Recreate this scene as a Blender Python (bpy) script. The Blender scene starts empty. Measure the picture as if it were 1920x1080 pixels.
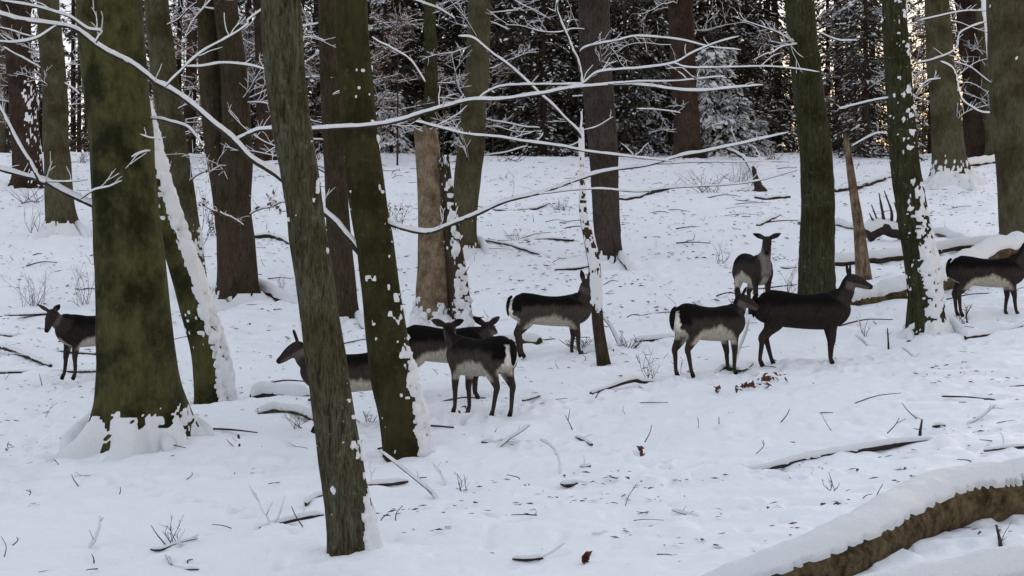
import bpy, math, random
import numpy as np
from mathutils import Vector
R = math.radians
random.seed(7); rng = np.random.default_rng(7)
scn = bpy.context.scene
COL = scn.collection
# ------------------------------------------------------------------ camera
F = 3045.0; CZ = 1.66; YH = 540.0
cam = bpy.data.cameras.new('camera'); cam.lens = F/1920*36; cam.sensor_width = 36
cam.clip_start = .1; cam.clip_end = 2000
cam.dof.use_dof = False
co = bpy.data.objects.new('camera', cam); COL.objects.link(co)
co.location = (0, 0, CZ); co.rotation_euler = (R(90), 0, 0); scn.camera = co
# ------------------------------------------------------------------ sky, sun, exposure
SUN_EL, SUN_AZ = R(15), R(22)          # low, ahead of the camera and a little to the right
w = bpy.data.worlds.new("World"); scn.world = w; w.use_nodes = True
nt = w.node_tree; nt.nodes.clear()
out = nt.nodes.new('ShaderNodeOutputWorld'); bg = nt.nodes.new('ShaderNodeBackground')
sky = nt.nodes.new('ShaderNodeTexSky'); sky.sky_type = 'NISHITA'; sky.sun_disc = False
sky.sun_elevation = SUN_EL; sky.sun_rotation = SUN_AZ; sky.air_density = 1.0; sky.dust_density = 2.2; sky.ozone_density = 1.2
mx = nt.nodes.new('ShaderNodeMixRGB'); mx.inputs[0].default_value = .86
mx.inputs[2].default_value = (7.1, 7.45, 8.2, 1)      # thin even cloud over the blue
nt.links.new(sky.outputs[0], mx.inputs[1])
tcw = nt.nodes.new('ShaderNodeTexCoord'); sx = nt.nodes.new('ShaderNodeSeparateXYZ'); nt.links.new(tcw.outputs['Generated'], sx.inputs[0])
mr = nt.nodes.new('ShaderNodeMapRange'); mr.inputs[1].default_value = .085; mr.inputs[2].default_value = .17; mr.inputs[3].default_value = 1; mr.inputs[4].default_value = 0
nt.links.new(sx.outputs[2], mr.inputs[0])
hz = nt.nodes.new('ShaderNodeMixRGB'); hz.inputs[2].default_value = (15, 12.6, 9.4, 1)      # clear strip of evening sky under the cloud
hc = nt.nodes.new('ShaderNodeMixRGB'); hc.inputs[1].default_value = (13, 12.6, 12.2, 1); hc.inputs[2].default_value = (19, 12.4, 5.6, 1)
mr2 = nt.nodes.new('ShaderNodeMapRange'); mr2.inputs[1].default_value = .02; mr2.inputs[2].default_value = .24; nt.links.new(sx.outputs[0], mr2.inputs[0])
nt.links.new(mr2.outputs[0], hc.inputs[0]); nt.links.new(hc.outputs[0], hz.inputs[2]); nt.links.new(mr.outputs[0], hz.inputs[0]); nt.links.new(mx.outputs[0], hz.inputs[1]); nt.links.new(hz.outputs[0], bg.inputs[0])
bg.inputs[1].default_value = .1; nt.links.new(bg.outputs[0], out.inputs[0])
sun = bpy.data.lights.new('sun', 'SUN'); sun.energy = 1.1; sun.angle = R(22); sun.color = (1, .92, .84)
so = bpy.data.objects.new('sun', sun); COL.objects.link(so)
sd = Vector((math.sin(SUN_AZ)*math.cos(SUN_EL), math.cos(SUN_AZ)*math.cos(SUN_EL), math.sin(SUN_EL)))
so.rotation_euler = sd.to_track_quat('Z', 'Y').to_euler()
scn.view_settings.view_transform = 'Standard'; scn.view_settings.look = 'None'
scn.view_settings.gamma = 1; scn.view_settings.use_curve_mapping = False
scn.view_settings.exposure = .22
scn.cycles.max_bounces = 6; scn.cycles.diffuse_bounces = 3; scn.cycles.use_denoising = True

# ------------------------------------------------------------------ helpers
def hsh(i, j, k, s):
    n = (i*374761393 + j*668265263 + k*1274126177 + s*974634777) & 0xffffffff
    n = ((n ^ (n >> 13))*1274126177) & 0xffffffff
    return ((n ^ (n >> 16)) & 0xffff)/65535.0
def vn(x, y, z=0., s=0):
    x, y, z = np.broadcast_arrays(np.asarray(x, float), np.asarray(y, float), np.asarray(z, float))
    i, j, k = np.floor(x).astype(np.int64), np.floor(y).astype(np.int64), np.floor(z).astype(np.int64)
    a, b, c = x-i, y-j, z-k
    a, b, c = a*a*(3-2*a), b*b*(3-2*b), c*c*(3-2*c)
    r = 0
    for di in (0, 1):
        for dj in (0, 1):
            for dk in (0, 1):
                r = r + hsh(i+di, j+dj, k+dk, s)*(a if di else 1-a)*(b if dj else 1-b)*(c if dk else 1-c)
    return r*2-1
def sst(a, b, x):
    t = np.clip((x-a)/(b-a), 0, 1); return t*t*(3-2*t)
GY = [-60, 0, 6, 9.3, 12, 15, 18, 21, 25, 30, 36, 44, 52, 58, 64, 80, 120, 300, 900]
GZ = [-.5, -.2, -.06, 0, .06, .2, .42, .68, 1.1, 1.85, 2.95, 4.45, 5.85, 6.45, 6.5, 6.2, 5.4, 2, -8]
_yy = np.linspace(-60, 900, 9601); _zz = np.interp(_yy, GY, GZ)
_k = np.hanning(41); _k /= _k.sum(); _zz = np.convolve(np.pad(_zz, 20, mode='edge'), _k, 'valid')
MOUNDS = []      # (x, y, radius, height) snow drifted against trunks
def G0(x, y):
    x, y = np.asarray(x, float), np.asarray(y, float)
    z = np.interp(y, _yy, _zz)
    lat = .07*(1-sst(26, 50, y))
    z = z + lat*np.clip(x, -14, 14) + .09*vn(x/5, y/5, 0, 3)*sst(8, 20, np.abs(y)) + .03*vn(x/1.4, y/1.4, 0, 4)
    return z
def G(x, y, fine=True):
    z = G0(x, y)
    for mxx, my, mr, mh in MOUNDS:
        d2 = ((x-mxx)**2+(y-my)**2)/mr**2
        z = z + mh*np.exp(-d2)
    return z
def hit(px, py):
    """where the sight line of a photo pixel meets the ground"""
    D = np.linspace(5, 70, 6501)
    X = (px-960)/F*D; Z = CZ-(py-YH)/F*D
    h = Z-G0(X, D)
    i = np.argmax(h < 0) if (h < 0).any() else 5600
    return float(X[i]), float(D[i])
def P(px, py, D): return np.array([(px-960)/F*D, D, CZ-(py-YH)/F*D])

def mesh_np(name, V, Fq, mat, parent=None, smooth=True, link=True, colattr=None):
    me = bpy.data.meshes.new(name); V = np.asarray(V, np.float32); Fq = np.asarray(Fq, np.int32)
    n, k = Fq.shape
    me.vertices.add(len(V)); me.vertices.foreach_set('co', V.ravel())
    me.loops.add(n*k); me.loops.foreach_set('vertex_index', Fq.ravel())
    me.polygons.add(n); me.polygons.foreach_set('loop_start', np.arange(n, dtype=np.int32)*k)
    me.polygons.foreach_set('loop_total', np.full(n, k, np.int32))
    me.update(calc_edges=True); me.validate()
    if smooth: me.polygons.foreach_set('use_smooth', np.ones(len(me.polygons), bool))
    me.materials.append(mat)
    o = bpy.data.objects.new(name, me)
    if link: COL.objects.link(o)
    if parent: o.parent = parent
    return o
class MB:
    def __init__(s): s.V = []; s.F = []; s.n = 0
    def add(s, V, Fq): s.V.append(V); s.F.append(Fq+s.n); s.n += len(V)
    def ok(s): return s.n > 0 and sum(len(f) for f in s.F) > 0
    def build(s, name, mat, parent=None, smooth=True):
        if not s.ok(): return None
        return mesh_np(name, np.concatenate(s.V), np.concatenate(s.F), mat, parent, smooth)
def empty(name, loc, label, cat, group=None, rz=0):
    o = bpy.data.objects.new(name, None); COL.objects.link(o); o.location = loc; o.rotation_euler = (0, 0, rz)
    o.empty_display_size = .2
    return tag(o, label, cat, group)
def tag(o, label=None, cat=None, group=None, kind=None):
    if label: o['label'] = label
    if cat: o['category'] = cat
    if group: o['group'] = group
    if kind: o['kind'] = kind
    return o
def local(parts, root):
    """keep world coordinates of the meshes while the root stands at the base"""
    l = np.array(root.location, np.float32)
    for o in parts:
        if o is None: continue
        me = o.data; c = np.empty(len(me.vertices)*3, np.float32); me.vertices.foreach_get('co', c)
        me.vertices.foreach_set('co', (c.reshape(-1, 3)-l).ravel()); me.update()
def catmull(P_, n):
    P_ = np.asarray(P_, float); m = len(P_)
    if m == 2: return np.linspace(P_[0], P_[1], n)
    Q = np.vstack([2*P_[0]-P_[1], P_, 2*P_[-1]-P_[-2]])
    t = np.linspace(0, m-1-1e-9, n); i = t.astype(int); u = (t-i)[:, None]
    a, b, c, d = Q[i], Q[i+1], Q[i+2], Q[i+3]
    return .5*((2*b)+(-a+c)*u+(2*a-5*b+4*c-d)*u*u+(-a+3*b-3*c+d)*u**3)
def frames(C):
    T = np.gradient(C, axis=0); T /= np.linalg.norm(T, axis=1)[:, None]+1e-9
    up = np.array([0, 0, 1.]) if abs(T[len(T)//2][2]) < .8 else np.array([0, 1., 0])
    A = np.cross(T, up); A /= np.linalg.norm(A, axis=1)[:, None]+1e-9
    B = np.cross(T, A)
    return T, A, B
def grid_faces(nr, nc, keep=None):
    i, j = np.meshgrid(np.arange(nr-1), np.arange(nc), indexing='ij')
    a = i*nc+j; b = i*nc+(j+1) % nc
    f = np.stack([a, b, b+nc, a+nc], -1).reshape(-1, 4)
    if keep is not None:
        f = f[keep.reshape(-1)[f].any(axis=1)]
    return f
def tube(C, r, nt_, rough=0., sd_=0, fr=1.):
    """C (n,3) centre line, r (n,) radius; returns grid of points and outward directions"""
    T, A, B = frames(C)
    th = np.linspace(0, 2*np.pi, nt_, endpoint=False)
    N = A[:, None]*np.cos(th)[None, :, None]+B[:, None]*np.sin(th)[None, :, None]
    rr = np.broadcast_to(np.asarray(r, float)[:, None], (len(C), nt_)).copy()
    if rough:
        q = C[:, None]+N*rr[..., None]
        rr *= 1+rough*vn(q[..., 0]*fr/rr.mean(), q[..., 1]*fr/rr.mean(), q[..., 2]*fr/rr.mean(), sd_)
    return C[:, None]+N*rr[..., None], N
def closed(mb, V):
    nr, nc = V.shape[:2]
    f = grid_faces(nr, nc)
    c0, c1 = V[0].mean(0), V[-1].mean(0); base = nr*nc
    j = np.arange(nc); jn = (j+1) % nc
    e0 = np.stack([jn, j, np.full(nc, base), np.full(nc, base)], -1)
    e1 = np.stack([(nr-1)*nc+j, (nr-1)*nc+jn, np.full(nc, base+1), np.full(nc, base+1)], -1)
    return np.vstack([V.reshape(-1, 3), c0, c1]), f, e0, e1
def add_tube(mb, C, r, nt_=8, rough=0., sd_=0, fr=1.):
    V, N = tube(C, r, nt_, rough, sd_, fr)
    nr, nc = V.shape[:2]
    # close the ends by shrinking rings to a point
    V = np.concatenate([np.repeat(V[:1].mean(1, keepdims=True), nc, 1)+(V[:1]-V[:1].mean(1, keepdims=True))*.02, V,
                        np.repeat(V[-1:].mean(1, keepdims=True), nc, 1)+(V[-1:]-V[-1:].mean(1, keepdims=True))*.02])
    mb.add(V.reshape(-1, 3), grid_faces(nr+2, nc))
def add_snowcap(mb, C, r, thick, nt_=10, sd_=0, cover=.0, lump=.5):
    """snow lying along the top of a branch or log"""
    V, N = tube(C, np.maximum(r, .001), nt_)
    s = np.arange(len(C))/max(1, len(C)-1)
    L = np.concatenate([[0], np.cumsum(np.linalg.norm(np.diff(C, axis=0), axis=1))])
    k = 1+lump*vn(L/(.05+4*thick), sd_*3.1, .5, sd_)+lump*.5*vn(L/(.02+1.5*thick), sd_*1.7, 2.5, sd_+1)
    k = np.clip(k, 0, 2)*np.clip(np.minimum(s, 1-s)*len(C)/2.0+.15, 0, 1)
    wz = np.clip(N[..., 2]*1.35+.25, 0, 1)**.6
    ns = N*np.array([1, 1, .4])
    on = N[..., 2] > -.15+cover+(.16 if nt_ < 30 else .08)*vn(V[..., 0]/(.02+2*thick), V[..., 1]/(.02+2*thick), V[..., 2]/(.02+2*thick), sd_+3)+.12*vn(V[..., 0]/.018, V[..., 1]/.018, V[..., 2]/.018, sd_+4)
    t = thick*k[:, None]*wz
    Q = np.where(on[..., None], V+N*.0015+np.array([0, 0, 1.])*t[..., None]+N*(t*.35)[..., None], V-N*(np.asarray(r)[:, None, None]*.3))
    if nt_ >= 20: Q = Q+N*np.where(on, .008*vn(Q[..., 0]/.07, Q[..., 1]/.07, Q[..., 2]/.07, 6)+.004*vn(Q[..., 0]/.03, Q[..., 1]/.03, Q[..., 2]/.03, 7), 0)[..., None]
    nr, nc = Q.shape[:2]
    Q = np.concatenate([Q[:1].mean(1, keepdims=True)+(Q[:1]-Q[:1].mean(1, keepdims=True))*.05, Q, Q[-1:].mean(1, keepdims=True)+(Q[-1:]-Q[-1:].mean(1, keepdims=True))*.05])
    on = np.concatenate([on[:1], on, on[-1:]])
    mb.add(Q.reshape(-1, 3), grid_faces(nr+2, nc, on))

# ------------------------------------------------------------------ materials
def newmat(name):
    m = bpy.data.materials.new(name); m.use_nodes = True; n = m.node_tree
    return m, n, n.nodes['Principled BSDF']
def bark(name, c1, c2, c3=None, streak=6, scale=9, bump=.5, dist=.02, rough=.9, patch=1.2, lichen=.12):
    m, n, b = newmat(name)
    tc = n.nodes.new('ShaderNodeTexCoord'); mp = n.nodes.new('ShaderNodeMapping'); mp.inputs['Scale'].default_value = (1, 1, 1/streak)
    n.links.new(tc.outputs['Object'], mp.inputs[0])
    n1 = n.nodes.new('ShaderNodeTexNoise'); n1.inputs['Scale'].default_value = scale*2.2; n1.inputs['Detail'].default_value = 7; n1.inputs['Roughness'].default_value = .65
    n.links.new(mp.outputs[0], n1.inputs['Vector'])
    n2 = n.nodes.new('ShaderNodeTexNoise'); n2.inputs['Scale'].default_value = patch; n2.inputs['Detail'].default_value = 5; n2.inputs['Roughness'].default_value = .6
    n.links.new(tc.outputs['Object'], n2.inputs['Vector'])
    r1 = n.nodes.new('ShaderNodeValToRGB'); r1.color_ramp.elements[0].position = .40; r1.color_ramp.elements[1].position = .60
    r1.color_ramp.elements[0].color = (*c1, 1); r1.color_ramp.elements[1].color = (*c2, 1)
    nf = n.nodes.new('ShaderNodeTexNoise'); nf.inputs['Scale'].default_value = scale*6.5; nf.inputs['Detail'].default_value = 6; nf.inputs['Roughness'].default_value = .7
    n.links.new(mp.outputs[0], nf.inputs['Vector'])
    add = n.nodes.new('ShaderNodeMath'); add.operation = 'MULTIPLY_ADD'; add.inputs[1].default_value = .55; n.links.new(nf.outputs[0], add.inputs[0])
    sc_ = n.nodes.new('ShaderNodeMath'); sc_.operation = 'MULTIPLY'; sc_.inputs[1].default_value = .45; n.links.new(n1.outputs[0], sc_.inputs[0]); n.links.new(sc_.outputs[0], add.inputs[2])
    r2 = n.nodes.new('ShaderNodeValToRGB'); r2.color_ramp.elements[0].position = .45; r2.color_ramp.elements[1].position = .6
    n.links.new(n2.outputs[0], r2.inputs[0])
    mixn = n.nodes.new('ShaderNodeMixRGB'); n.links.new(r2.outputs[0], mixn.inputs[0]); n.links.new(r1.outputs[0], mixn.inputs[1])
    r3 = n.nodes.new('ShaderNodeMixRGB'); r3.blend_type = 'MULTIPLY'; r3.inputs[0].default_value = 1
    r3.inputs[2].default_value = (*(c3 or (.55, .55, .5)), 1); n.links.new(r1.outputs[0], r3.inputs[1]); n.links.new(r3.outputs[0], mixn.inputs[2])
    n.links.new(add.outputs[0], r1.inputs[0])
    lc = n.nodes.new('ShaderNodeTexNoise'); lc.inputs['Scale'].default_value = 16; lc.inputs['Detail'].default_value = 4; lc.inputs['Roughness'].default_value = .6; n.links.new(tc.outputs['Object'], lc.inputs['Vector'])
    lr = n.nodes.new('ShaderNodeValToRGB'); lr.color_ramp.elements[0].position = .60; lr.color_ramp.elements[1].position = .68; lr.color_ramp.elements[1].color = (lichen, lichen, lichen, 1); n.links.new(lc.outputs[0], lr.inputs[0])
    lm_ = n.nodes.new('ShaderNodeMixRGB'); lm_.inputs[2].default_value = (.15, .16, .115, 1); n.links.new(lr.outputs[0], lm_.inputs[0]); n.links.new(mixn.outputs[0], lm_.inputs[1])
    n.links.new(lm_.outputs[0], b.inputs['Base Color'])
    bp = n.nodes.new('ShaderNodeBump'); bp.inputs['Strength'].default_value = bump; bp.inputs['Distance'].default_value = dist
    n.links.new(add.outputs[0], bp.inputs['Height']); n.links.new(bp.outputs[0], b.inputs['Normal'])
    b.inputs['Roughness'].default_value = rough; b.inputs['Specular IOR Level'].default_value = .06
    return m
def plain(name, c, rough=.8, var=.35, scale=20, spec=.2):
    m, n, b = newmat(name)
    tc = n.nodes.new('ShaderNodeTexCoord'); n1 = n.nodes.new('ShaderNodeTexNoise'); n1.inputs['Scale'].default_value = scale
    n.links.new(tc.outputs['Object'], n1.inputs['Vector'])
    r1 = n.nodes.new('ShaderNodeValToRGB'); r1.color_ramp.elements[0].position = .3; r1.color_ramp.elements[1].position = .7
    r1.color_ramp.elements[0].color = (*[v*(1-var) for v in c], 1); r1.color_ramp.elements[1].color = (*[min(1, v*(1+var)) for v in c], 1)
    n.links.new(n1.outputs[0], r1.inputs[0]); n.links.new(r1.outputs[0], b.inputs['Base Color'])
    b.inputs['Roughness'].default_value = rough; b.inputs['Specular IOR Level'].default_value = spec
    return m
def snowmat(name, litter=False, bump=.5, sc=60, col=(.83, .86, .91)):
    m, n, b = newmat(name)
    tc = n.nodes.new('ShaderNodeTexCoord')
    n1 = n.nodes.new('ShaderNodeTexNoise'); n1.inputs['Scale'].default_value = sc; n1.inputs['Detail'].default_value = 5; n1.inputs['Roughness'].default_value = .7
    n.links.new(tc.outputs['Object'], n1.inputs['Vector'])
    bp = n.nodes.new('ShaderNodeBump'); bp.inputs['Strength'].default_value = bump; bp.inputs['Distance'].default_value = .02
    n.links.new(n1.outputs[0], bp.inputs['Height'])
    nrm = bp
    b.inputs['Base Color'].default_value = (*col, 1)
    if litter:
        # leaf litter and soil showing through thin snow: small flat specks
        sp = n.nodes.new('ShaderNodeTexNoise'); sp.inputs['Scale'].default_value = 7.5; sp.inputs['Detail'].default_value = 8; sp.inputs['Roughness'].default_value = .72
        lo = n.nodes.new('ShaderNodeTexNoise'); lo.inputs['Scale'].default_value = .35; lo.inputs['Detail'].default_value = 3
        n.links.new(tc.outputs['Object'], sp.inputs['Vector']); n.links.new(tc.outputs['Object'], lo.inputs['Vector'])
        ad = n.nodes.new('ShaderNodeMath'); ad.operation = 'MULTIPLY_ADD'; ad.inputs[1].default_value = .16; n.links.new(lo.outputs[0], ad.inputs[0]); n.links.new(sp.outputs[0], ad.inputs[2])
        rp = n.nodes.new('ShaderNodeValToRGB'); e = rp.color_ramp.elements
        e[0].position = .765; e[0].color = (0, 0, 0, 1); e[1].position = .80; e[1].color = (1, 1, 1, 1)
        n.links.new(ad.outputs[0], rp.inputs[0])
        mixn = n.nodes.new('ShaderNodeMixRGB'); mixn.inputs[1].default_value = (*col, 1); mixn.inputs[2].default_value = (.14, .10, .085, 1)
        n.links.new(rp.outputs[0], mixn.inputs[0]); n.links.new(mixn.outputs[0], b.inputs['Base Color'])
        n3 = n.nodes.new('ShaderNodeTexNoise'); n3.inputs['Scale'].default_value = 9; n3.inputs['Detail'].default_value = 4
        n.links.new(tc.outputs['Object'], n3.inputs['Vector'])
        b3 = n.nodes.new('ShaderNodeBump'); b3.inputs['Strength'].default_value = .6; b3.inputs['Distance'].default_value = .03
        n.links.new(n3.outputs[0], b3.inputs['Height']); n.links.new(bp.outputs[0], b3.inputs['Normal']); nrm = b3
    n.links.new(nrm.outputs[0], b.inputs['Normal'])
    b.inputs['Roughness'].default_value = .7; b.inputs['Specular IOR Level'].default_value = .25
    return m
M = {
 'snow_ground': snowmat('ground_snow', True, .45, 30),
 'snow': snowmat('shaded_clinging_snow', False, 1., 26, (.72, .75, .78)),  # greyer than ground snow: shade of backlit branch snow put into the colour
 'moss': bark('mossy_beech_bark', (.038, .038, .014), (.070, .068, .028), (.30, .32, .32), streak=3, scale=3.5, bump=.25, dist=.02, patch=2.2),
 'moss2': bark('olive_beech_bark', (.024, .023, .009), (.040, .038, .016), (.6, .6, .5), streak=3, scale=4, bump=.25, dist=.015, patch=2.5),
 'oak': bark('fissured_grey_green_bark', (.026, .024, .014), (.125, .125, .082), (.75, .64, .5), streak=6, scale=13, bump=1., dist=.05, patch=1.6, lichen=.55),
 'oakdark': bark('dark_green_ridged_bark', (0.016, 0.017, 0.008), (0.060, 0.062, 0.034), (.65, .62, .5), streak=8, scale=13, bump=.9, dist=.04, patch=1.6, lichen=.3),
 'brown': bark('dark_brown_bark', (0.026, 0.018, 0.013), (0.065, 0.047, 0.034), (.6, .75, .5), streak=5, scale=9, bump=.7, dist=.03),
 'purple': bark('purple_brown_pine_bark', (.028, .022, .019), (.080, .065, .055), (.65, .6, .6), streak=4, scale=11, bump=.9, dist=.03),
 'red': bark('reddish_pine_bark', (.024, .016, .012), (.068, .046, .036), (.55, .5, .5), streak=3, scale=8, bump=.8, dist=.04),
 'grey': bark('grey_olive_beech_bark', (0.047, 0.044, 0.026), (0.094, 0.086, 0.052), (.55, .5, .42), streak=3, scale=5, bump=.3, dist=.02),
 'tan': bark('barkless_tan_wood', (.105, .082, .056), (.24, .185, .13), (.62, .55, .5), streak=2, scale=6, bump=.6, dist=.02, patch=5),
 'tan2': bark('split_reddish_wood', (.06, .042, .030), (.27, .205, .145), (.5, .42, .4), streak=7, scale=9, bump=.8, dist=.03, patch=3),
 'log': bark('damp_brown_log_bark', (.034, .024, .012), (.150, .112, .062), (.5, .5, .45), streak=1, scale=3, bump=.5, dist=.03, patch=3),
 'twig': plain('dark_twig_bark', (.030, .020, .018)),
 'branch': plain('grey_brown_branch_bark', (.028, .026, .018), scale=12),
 'needle': plain('dark_conifer_needles', (.032, .036, .022), .8, .6, 2),
 'needle2': plain('brownish_conifer_needles', (.058, .038, .024), .8, .6, 2),
 'leaf': plain('dead_copper_beech_leaves', (.105, .052, .032), .7, .5, 9),
 'litter': plain('wet_leaf_litter', (.055, .034, .026), .7, .5, 30),
 'redleaf': plain('reddish_dead_leaves', (.10, .030, .018), .6, .5, 25),
 'eye': plain('dark_glossy_eye', (.006, .005, .004), .1, .1, 5, .6),
}
def furmat():
    m, n, b = newmat('winter_deer_coat')
    at = n.nodes.new('ShaderNodeAttribute'); at.attribute_name = 'coat'
    tc = n.nodes.new('ShaderNodeTexCoord'); mp = n.nodes.new('ShaderNodeMapping'); mp.inputs['Scale'].default_value = (1, 1, .4)
    n1 = n.nodes.new('ShaderNodeTexNoise'); n1.inputs['Scale'].default_value = 45; n1.inputs['Detail'].default_value = 8; n1.inputs['Roughness'].default_value = .7
    n.links.new(tc.outputs['Object'], mp.inputs[0]); n.links.new(mp.outputs[0], n1.inputs['Vector'])
    r1 = n.nodes.new('ShaderNodeMapRange'); r1.inputs[1].default_value = .3; r1.inputs[2].default_value = .7; r1.inputs[3].default_value = .55; r1.inputs[4].default_value = 1.45
    n.links.new(n1.outputs[0], r1.inputs[0])
    mm = n.nodes.new('ShaderNodeVectorMath'); mm.operation = 'SCALE'; n.links.new(at.outputs['Color'], mm.inputs[0]); n.links.new(r1.outputs[0], mm.inputs['Scale'])
    n.links.new(mm.outputs[0], b.inputs['Base Color'])
    bp = n.nodes.new('ShaderNodeBump'); bp.inputs['Strength'].default_value = .5; bp.inputs['Distance'].default_value = .01
    n.links.new(n1.outputs[0], bp.inputs['Height']); n.links.new(bp.outputs[0], b.inputs['Normal'])
    b.inputs['Roughness'].default_value = .95; b.inputs['Specular IOR Level'].default_value = .08
    return m
M['fur'] = furmat()

# ------------------------------------------------------------------ trees
def twigs(mbw, mbs, C, r, n, lmin, lmax, rt, sd_, up=.3, snow=.008, sub=True, leaves=None, nleaf=0, wpos=.1):
    rg = random.Random(sd_); m = len(C)
    for _ in range(n):
        i = rg.randint(int(m*wpos), m-2)
        t = C[min(i+1, m-1)]-C[i]; t = t/(np.linalg.norm(t)+1e-9)
        d = t*rg.uniform(.3, 1.)+np.array([rg.uniform(-1, 1), rg.uniform(-1, 1)*.8, rg.uniform(-.5, 1)*.9+up*.3]); d /= np.linalg.norm(d)
        L = rg.uniform(lmin, lmax)*(1-.5*i/m)
        pts = [C[i]]; dd = d.copy()
        for k in range(4):
            dd = dd+np.array([rg.uniform(-.35, .35), rg.uniform(-.35, .35), rg.uniform(-.25, .3)*1.1]); dd /= np.linalg.norm(dd)
            pts.append(pts[-1]+dd*L/4)
        q = catmull(pts, 8); rr = np.linspace(min(rt, r[i]*.8), rt*.35, 8)
        add_tube(mbw, q, rr, 4)
        if snow: add_snowcap(mbs, q, rr+.001, snow*rg.uniform(.5, 1.2), 6, rg.randint(0, 999), lump=.7)
        if leaves is not None:
            for _k in range(nleaf):
                p = q[rg.randint(2, 7)]+np.array([rg.gauss(0, .03), rg.gauss(0, .03), rg.gauss(-.02, .03)])
                add_leaf(leaves, p, rg.uniform(.02, .04), rg)
        if sub and L > .25:
            for _s in range(rg.randint(1, 3)):
                j = rg.randint(2, 6); e = dd+np.array([rg.uniform(-1, 1), rg.uniform(-1, 1), rg.uniform(-.6, .8)]); e /= np.linalg.norm(e)
                l2 = L*rg.uniform(.25, .5); q2 = catmull([q[j], q[j]+e*l2*.5, q[j]+e*l2+np.array([0, 0, rg.uniform(-.05, .1)])*l2], 5)
                r2 = np.linspace(rt*.6, rt*.3, 5); add_tube(mbw, q2, r2, 4)
                if snow: add_snowcap(mbs, q2, r2+.001, snow*rg.uniform(.4, .9), 5, rg.randint(0, 999), lump=.7)
def add_leaf(mb, p, s, rg):
    a = np.array([rg.gauss(0, 1), rg.gauss(0, 1), rg.gauss(0, 1)]); a /= np.linalg.norm(a)
    b = np.cross(a, [rg.gauss(0, 1), rg.gauss(0, 1), rg.gauss(0, 1)]); b /= np.linalg.norm(b)+1e-9
    c = np.cross(a, b)*.25*s
    mb.add(np.array([p-a*s, p+b*s*.55+c, p+a*s, p-b*s*.55+c]), np.array([[0, 1, 2, 3]]))
TREES = {}
def tree(key, name, label, pts, mat, base=None, D=None, flare=.5, fh=.22, lobes=5, snow=None, cat='tree', group=None,
         height=14., rough=.05, top=None, dense=1., crown=True, depth=0., mound=None):
    """pts: (px, py, width px) from the top down to the foot"""
    bx, by, bw = pts[-1]
    if D is None:
        X0, D = hit(bx, base or by)
    X0 = (bx-960)/F*D
    zg = float(G0(X0, D))
    root = empty(name, (X0, D, zg), label, cat, group)
    if mound: MOUNDS.append((X0, D, mound[0], mound[1]))
    sd_ = len(TREES)+11
    A = [np.array([*P(px, py, D), wpx*D/F/2]) for px, py, wpx in pts][::-1]      # bottom up
    for k, q in enumerate(A): q[1] += depth*(q[2]-zg)
    foot = A[0].copy(); foot[2] = zg-.45; foot[0] -= (A[1][0]-A[0][0])/(A[1][2]-A[0][2]+1e-6)*.45*.5
    A = [foot]+A
    if A[1][2] < zg+.02: A.pop(1)
    topz = A[-1][2]
    if top is None:
        d = (A[-1]-A[-3]); d = d/max(d[2], .3)
        H = max(height, topz-zg+3)
        z0 = A[-1].copy(); n = 5
        for k in range(1, n+1):
            dz = (H-(topz-zg))*k/n
            q = z0.copy(); q[0] += d[0]*dz*.6+.1*math.sin(k*2+sd_); q[1] += .12*math.cos(k*1.7+sd_); q[2] += dz; q[3] = z0[3]*(1-.75*k/n)
            A.append(q)
    A = np.array(A)
    vis = topz-zg
    step = max(.022, D*.0018)/dense if snow and (snow.get('side') or snow.get('full') or snow.get('base', 0) > .7) else max(.035, D*.003)/dense
    zs = np.concatenate([np.arange(-.45, vis+.3, step), np.arange(vis+.3, A[-1][2]-zg, .5)]) if top is None else np.arange(-.45, vis, step)
    # smooth interpolation in z
    t = np.interp(zs+zg, A[:, 2], np.arange(len(A)))
    C4 = catmull(A, 400); zz = np.maximum.accumulate(C4[:, 2]+np.arange(400)*1e-7)
    C = np.stack([np.interp(zs+zg, zz, C4[:, k]) for k in range(4)], -1); C[:, 2] = zs+zg
    r = C[:, 3].copy(); ctr = C[:, :3].copy()
    ctr[:, 0] += r*.06*vn(zs*1.3, sd_, 0, 1); ctr[:, 1] += r*.2*vn(zs*.8, sd_, 9, 2)
    nth = (96 if D < 20 else 64) if snow and (snow.get('side') or snow.get('full') or snow.get('base', 0) > .7) else (56 if D < 20 else 36)
    th = np.linspace(0, 2*np.pi, nth, endpoint=False)
    h = np.clip(zs, -.1, None)
    lob = 1+flare*np.exp(-h/fh)[:, None]*(.35+.65*np.clip(np.cos(lobes*th+sd_)[None]+.35*np.cos(2*th+sd_*2)[None], -.3, 1))
    rr = r[:, None]*lob*(1+rough*vn(np.cos(th)[None]*1.6+sd_, np.sin(th)[None]*1.6, zs[:, None]*1.1, 5)+rough*.5*vn(np.cos(th)[None]*4+sd_, np.sin(th)[None]*4, zs[:, None]*3.5, 6))
    if mat in ('oak', 'oakdark', 'red', 'purple'):
        rr = rr*(1+.05*vn(np.cos(th)[None]*9, np.sin(th)[None]*9, zs[:, None]*3, 8)+.025*vn(np.cos(th)[None]*18, np.sin(th)[None]*18, zs[:, None]*7, 9))
    N = np.stack([np.cos(th), np.sin(th), np.zeros(nth)], -1)[None]
    V = ctr[:, None]+N*rr[..., None]
    if top == 'broken':
        jag = .13*vn(np.cos(th)*2.5+sd_, np.sin(th)*2.5, 0, 3)+.05*vn(np.cos(th)*7+sd_, np.sin(th)*7, 0, 3)
        k = sst(vis-.5, vis, zs)
        V[..., 2] += k[:, None]*jag[None]
        V = np.concatenate([V, V[-1:].mean(1, keepdims=True)*.8+V[-1:]*.2-np.array([0, 0, .06])])
    vf = V.reshape(-1, 3)
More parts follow.
